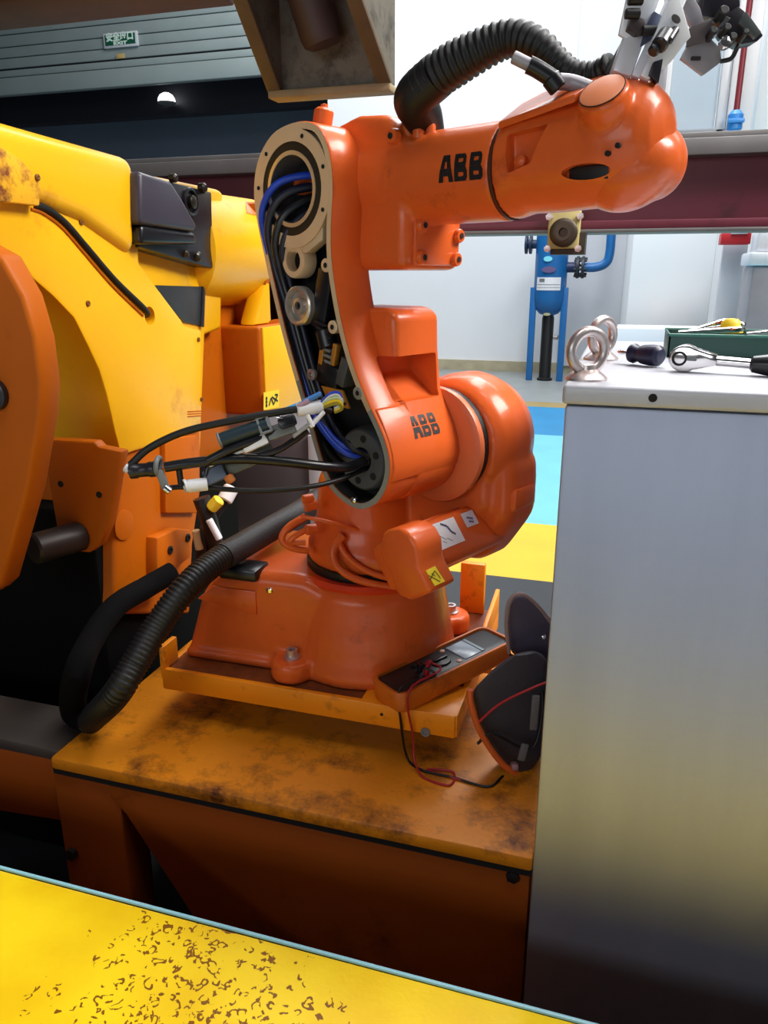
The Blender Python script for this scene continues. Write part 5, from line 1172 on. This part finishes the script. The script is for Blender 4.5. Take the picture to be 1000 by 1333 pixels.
G().span(kb.x - 0.2, kc.x - 0.02, 2.2, 2.7, gz - 0.02, gz + 0.35, bevel=0.02).obj('column_head', YELLOWSHADE, ym)
lbx = oy(352, 522, 2.12); 
st = [ox(343, 511, kc.x + 0.007), ox(363, 507, kc.x + 0.007), ox(363, 530, kc.x + 0.007), ox(343, 534, kc.x + 0.007)]
stk = G().prism(st, (0.0012, 0, 0)).obj('yellow_sticker', YLABEL, ym)
g = G()
def onst(a, b_): return (st[3].lerp(st[2], a)).lerp(st[0].lerp(st[1], a), b_) + X * 0.0022
for k in range(3): 
    c = onst(0.16, 0.24 + 0.2 * k); g.lathe([(0.006, 0), (0, 0.0006)], c, X, 8)
for (a, b_) in (((0.32, 0.2), (0.45, 0.62)), ((0.45, 0.62), (0.62, 0.2)), ((0.5, 0.66), (0.9, 0.36)), ((0.6, 0.2), (0.88, 0.7)), ((0.7, 0.75), (0.9, 0.72))):
    p, q = onst(*a), onst(*b_); d_ = (q - p).normalized(); s_ = d_.cross(X).normalized() * 0.003
    g.quads([[p + s_, q + s_, q - s_, p - s_]])
g.obj('sticker_print', INK, stk)
# lower bodies
pr([(163, 575), (262, 545), (262, 640), (252, 708), (248, 800), (150, 800), (150, 700)], XM - 0.012, 0.3, 'lower_body', YELLOWSHADE, 0.012, 3)
pr([(215, 572), (258, 566), (257, 668), (216, 668)], XM + 0.004, 0.03, 'lower_rib', YELLOWSHADE, 0.004)
pr([(205, 700), (232, 688), (250, 690), (249, 725), (205, 760)], XM + 0.02, 0.04, 'lower_block', YELLOWSHADE, 0.006)
for (u, v) in ((221, 716), (244, 700)):
    G().lathe([(0.011, 0), (0.011, 0.004), (0.006, 0.005), (0.005, 0.001), (0, 0.001)], ox(u, v, XM + 0.02), X, 12).obj('socket_screw', INK, ym)
pr([(-40, 260), (60, 300), (140, 440), (160, 600), (100, 600), (72, 560), (60, 450), (-40, 420)], XM - 0.215, 0.10, 'inner_web', YELLOWSHADE, 0.015, 3)
G().prism([oy(u, v, 1.36) for u, v in [(62, 572), (122, 575), (128, 582), (158, 588), (155, 605), (142, 680), (130, 710), (116, 720), (98, 718), (94, 700), (74, 690), (62, 620)]], (0, 0.03, 0), bevel=0.005).obj('link_plate', YELLOWSHADE, ym)
for (u, v) in ((79, 630), (129, 644)):
    G().lathe([(0.0075, 0), (0.0075, 0.0008), (0, 0.001)], oy(u, v, 1.36), -Y, 14).obj('plate_hole', DARKHOLE, ym)
c = oy(98, 698, 1.36)
G().cyl(c + V((-0.03, -0.10, 0.0)), c + V((0.01, 0.01, 0.0)), 0.034, 20, 0.005).obj('pivot_shaft', mat('dark_oily_shaft', (52, 46, 44), 0.45, metal=0.3), ym)
c = ox(166, 684, XM); G().lathe([(0.036, 0), (0.036, 0.004), (0.030, 0.005), (0, 0.005)], c - X * 0.012, X, 24).obj('round_cover', YELLOWSHADE, ym)
leg = [(-60, 300), (0, 332), (30, 385), (46, 440), (54, 500), (52, 545), (36, 640), (18, 705), (2, 762), (-8, 772), (-60, 780)]
G().prism([oy(u, v, 1.13) for u, v in leg], (0, 0.055, 0), bevel=0.01, seg=3).obj('front_leg', YELLOWSHADE, ym)
c = oy(-6, 513, 1.13); G().lathe([(0.03, 0), (0.03, 0.012), (0.02, 0.016), (0, 0.016)], c, -Y, 20).obj('leg_bolt', BLACKG, ym)
G().span(-1.9, -1.125, 1.40, 2.1, 0.0, 0.98, bevel=0.01).obj('void_fill', mat('black_void_fill', (10, 10, 10), 0.85, spec=0.1), ym)  # black block stands in for the dark void under the machine
G().span(-1.75, -1.15, 1.75, 2.3, 0.9, 1.5, bevel=0.02).obj('rear_body', YELLOWSHADE, ym)

# ================================================================== GREY CABINET and cables between the machines
gcb = thing('grey_floor_cabinet', 'dark grey cabinet standing behind the orange robot and the loose cables', 'cabinet', oz(350, 700, 0))
yg = 2.75
a, b_ = oy(302, 700, yg), oy(425, 560, yg)
G().span(a.x, b_.x, yg, yg + 0.4, 0.0, oy(360, 560, yg).z, bevel=0.006).obj('body', CABGREY, gcb)
G().span(b_.x - 0.075, b_.x + 0.002, yg - 0.012, yg, 0.0, oy(360, 560, yg).z - 0.01, bevel=0.003).obj('white_edge', WHITEP, gcb)
G().span(a.x - 0.25, b_.x + 0.04, yg - 0.06, yg + 0.4, oy(320, 712, yg).z - 0.05, oy(320, 700, yg).z, bevel=0.004).obj('pale_plinth', mat('pale_plinth', (190, 180, 160), 0.6), gcb)
G().span(a.x - 0.07, a.x - 0.005, yg + 0.01, yg + 0.2, oy(290, 692, yg).z, oy(290, 668, yg).z, bevel=0.004).obj('small_box', GREYCAST, gcb)
fc = thing('floor_cables', 'bunch of black cables with a yellow plug and white tape behind the conduit', 'cables', P(275, 700, 1.9))
G().tube([P(262, 648, 1.85), P(270, 670, 1.85), P(278, 700, 1.87), P(285, 730, 1.9)], 0.022, 12).obj('cable', BLACK, fc)
G().tube([P(300, 640, 1.9), P(285, 660, 1.88), P(268, 690, 1.87), P(262, 725, 1.88)], 0.016, 12).obj('cable', BLACK, fc)
G().cyl(P(274, 662, 1.84), P(286, 650, 1.84), 0.016, 12, 0.003).obj('yellow_plug', YELLOWP, fc)
G().cyl(P(272, 676, 1.83), P(286, 702, 1.83), 0.009, 10, 0.002).obj('white_tape', WHITEP, fc)
G().cyl(P(255, 690, 1.86), P(260, 715, 1.86), 0.011, 10, 0.002).obj('tan_tape', mat('tan_tape', (196, 170, 120), 0.6), fc)
G().cyl(P(292, 652, 1.88), P(302, 634, 1.9), 0.02, 12, 0.003).obj('white_connector', WHITEP, fc)
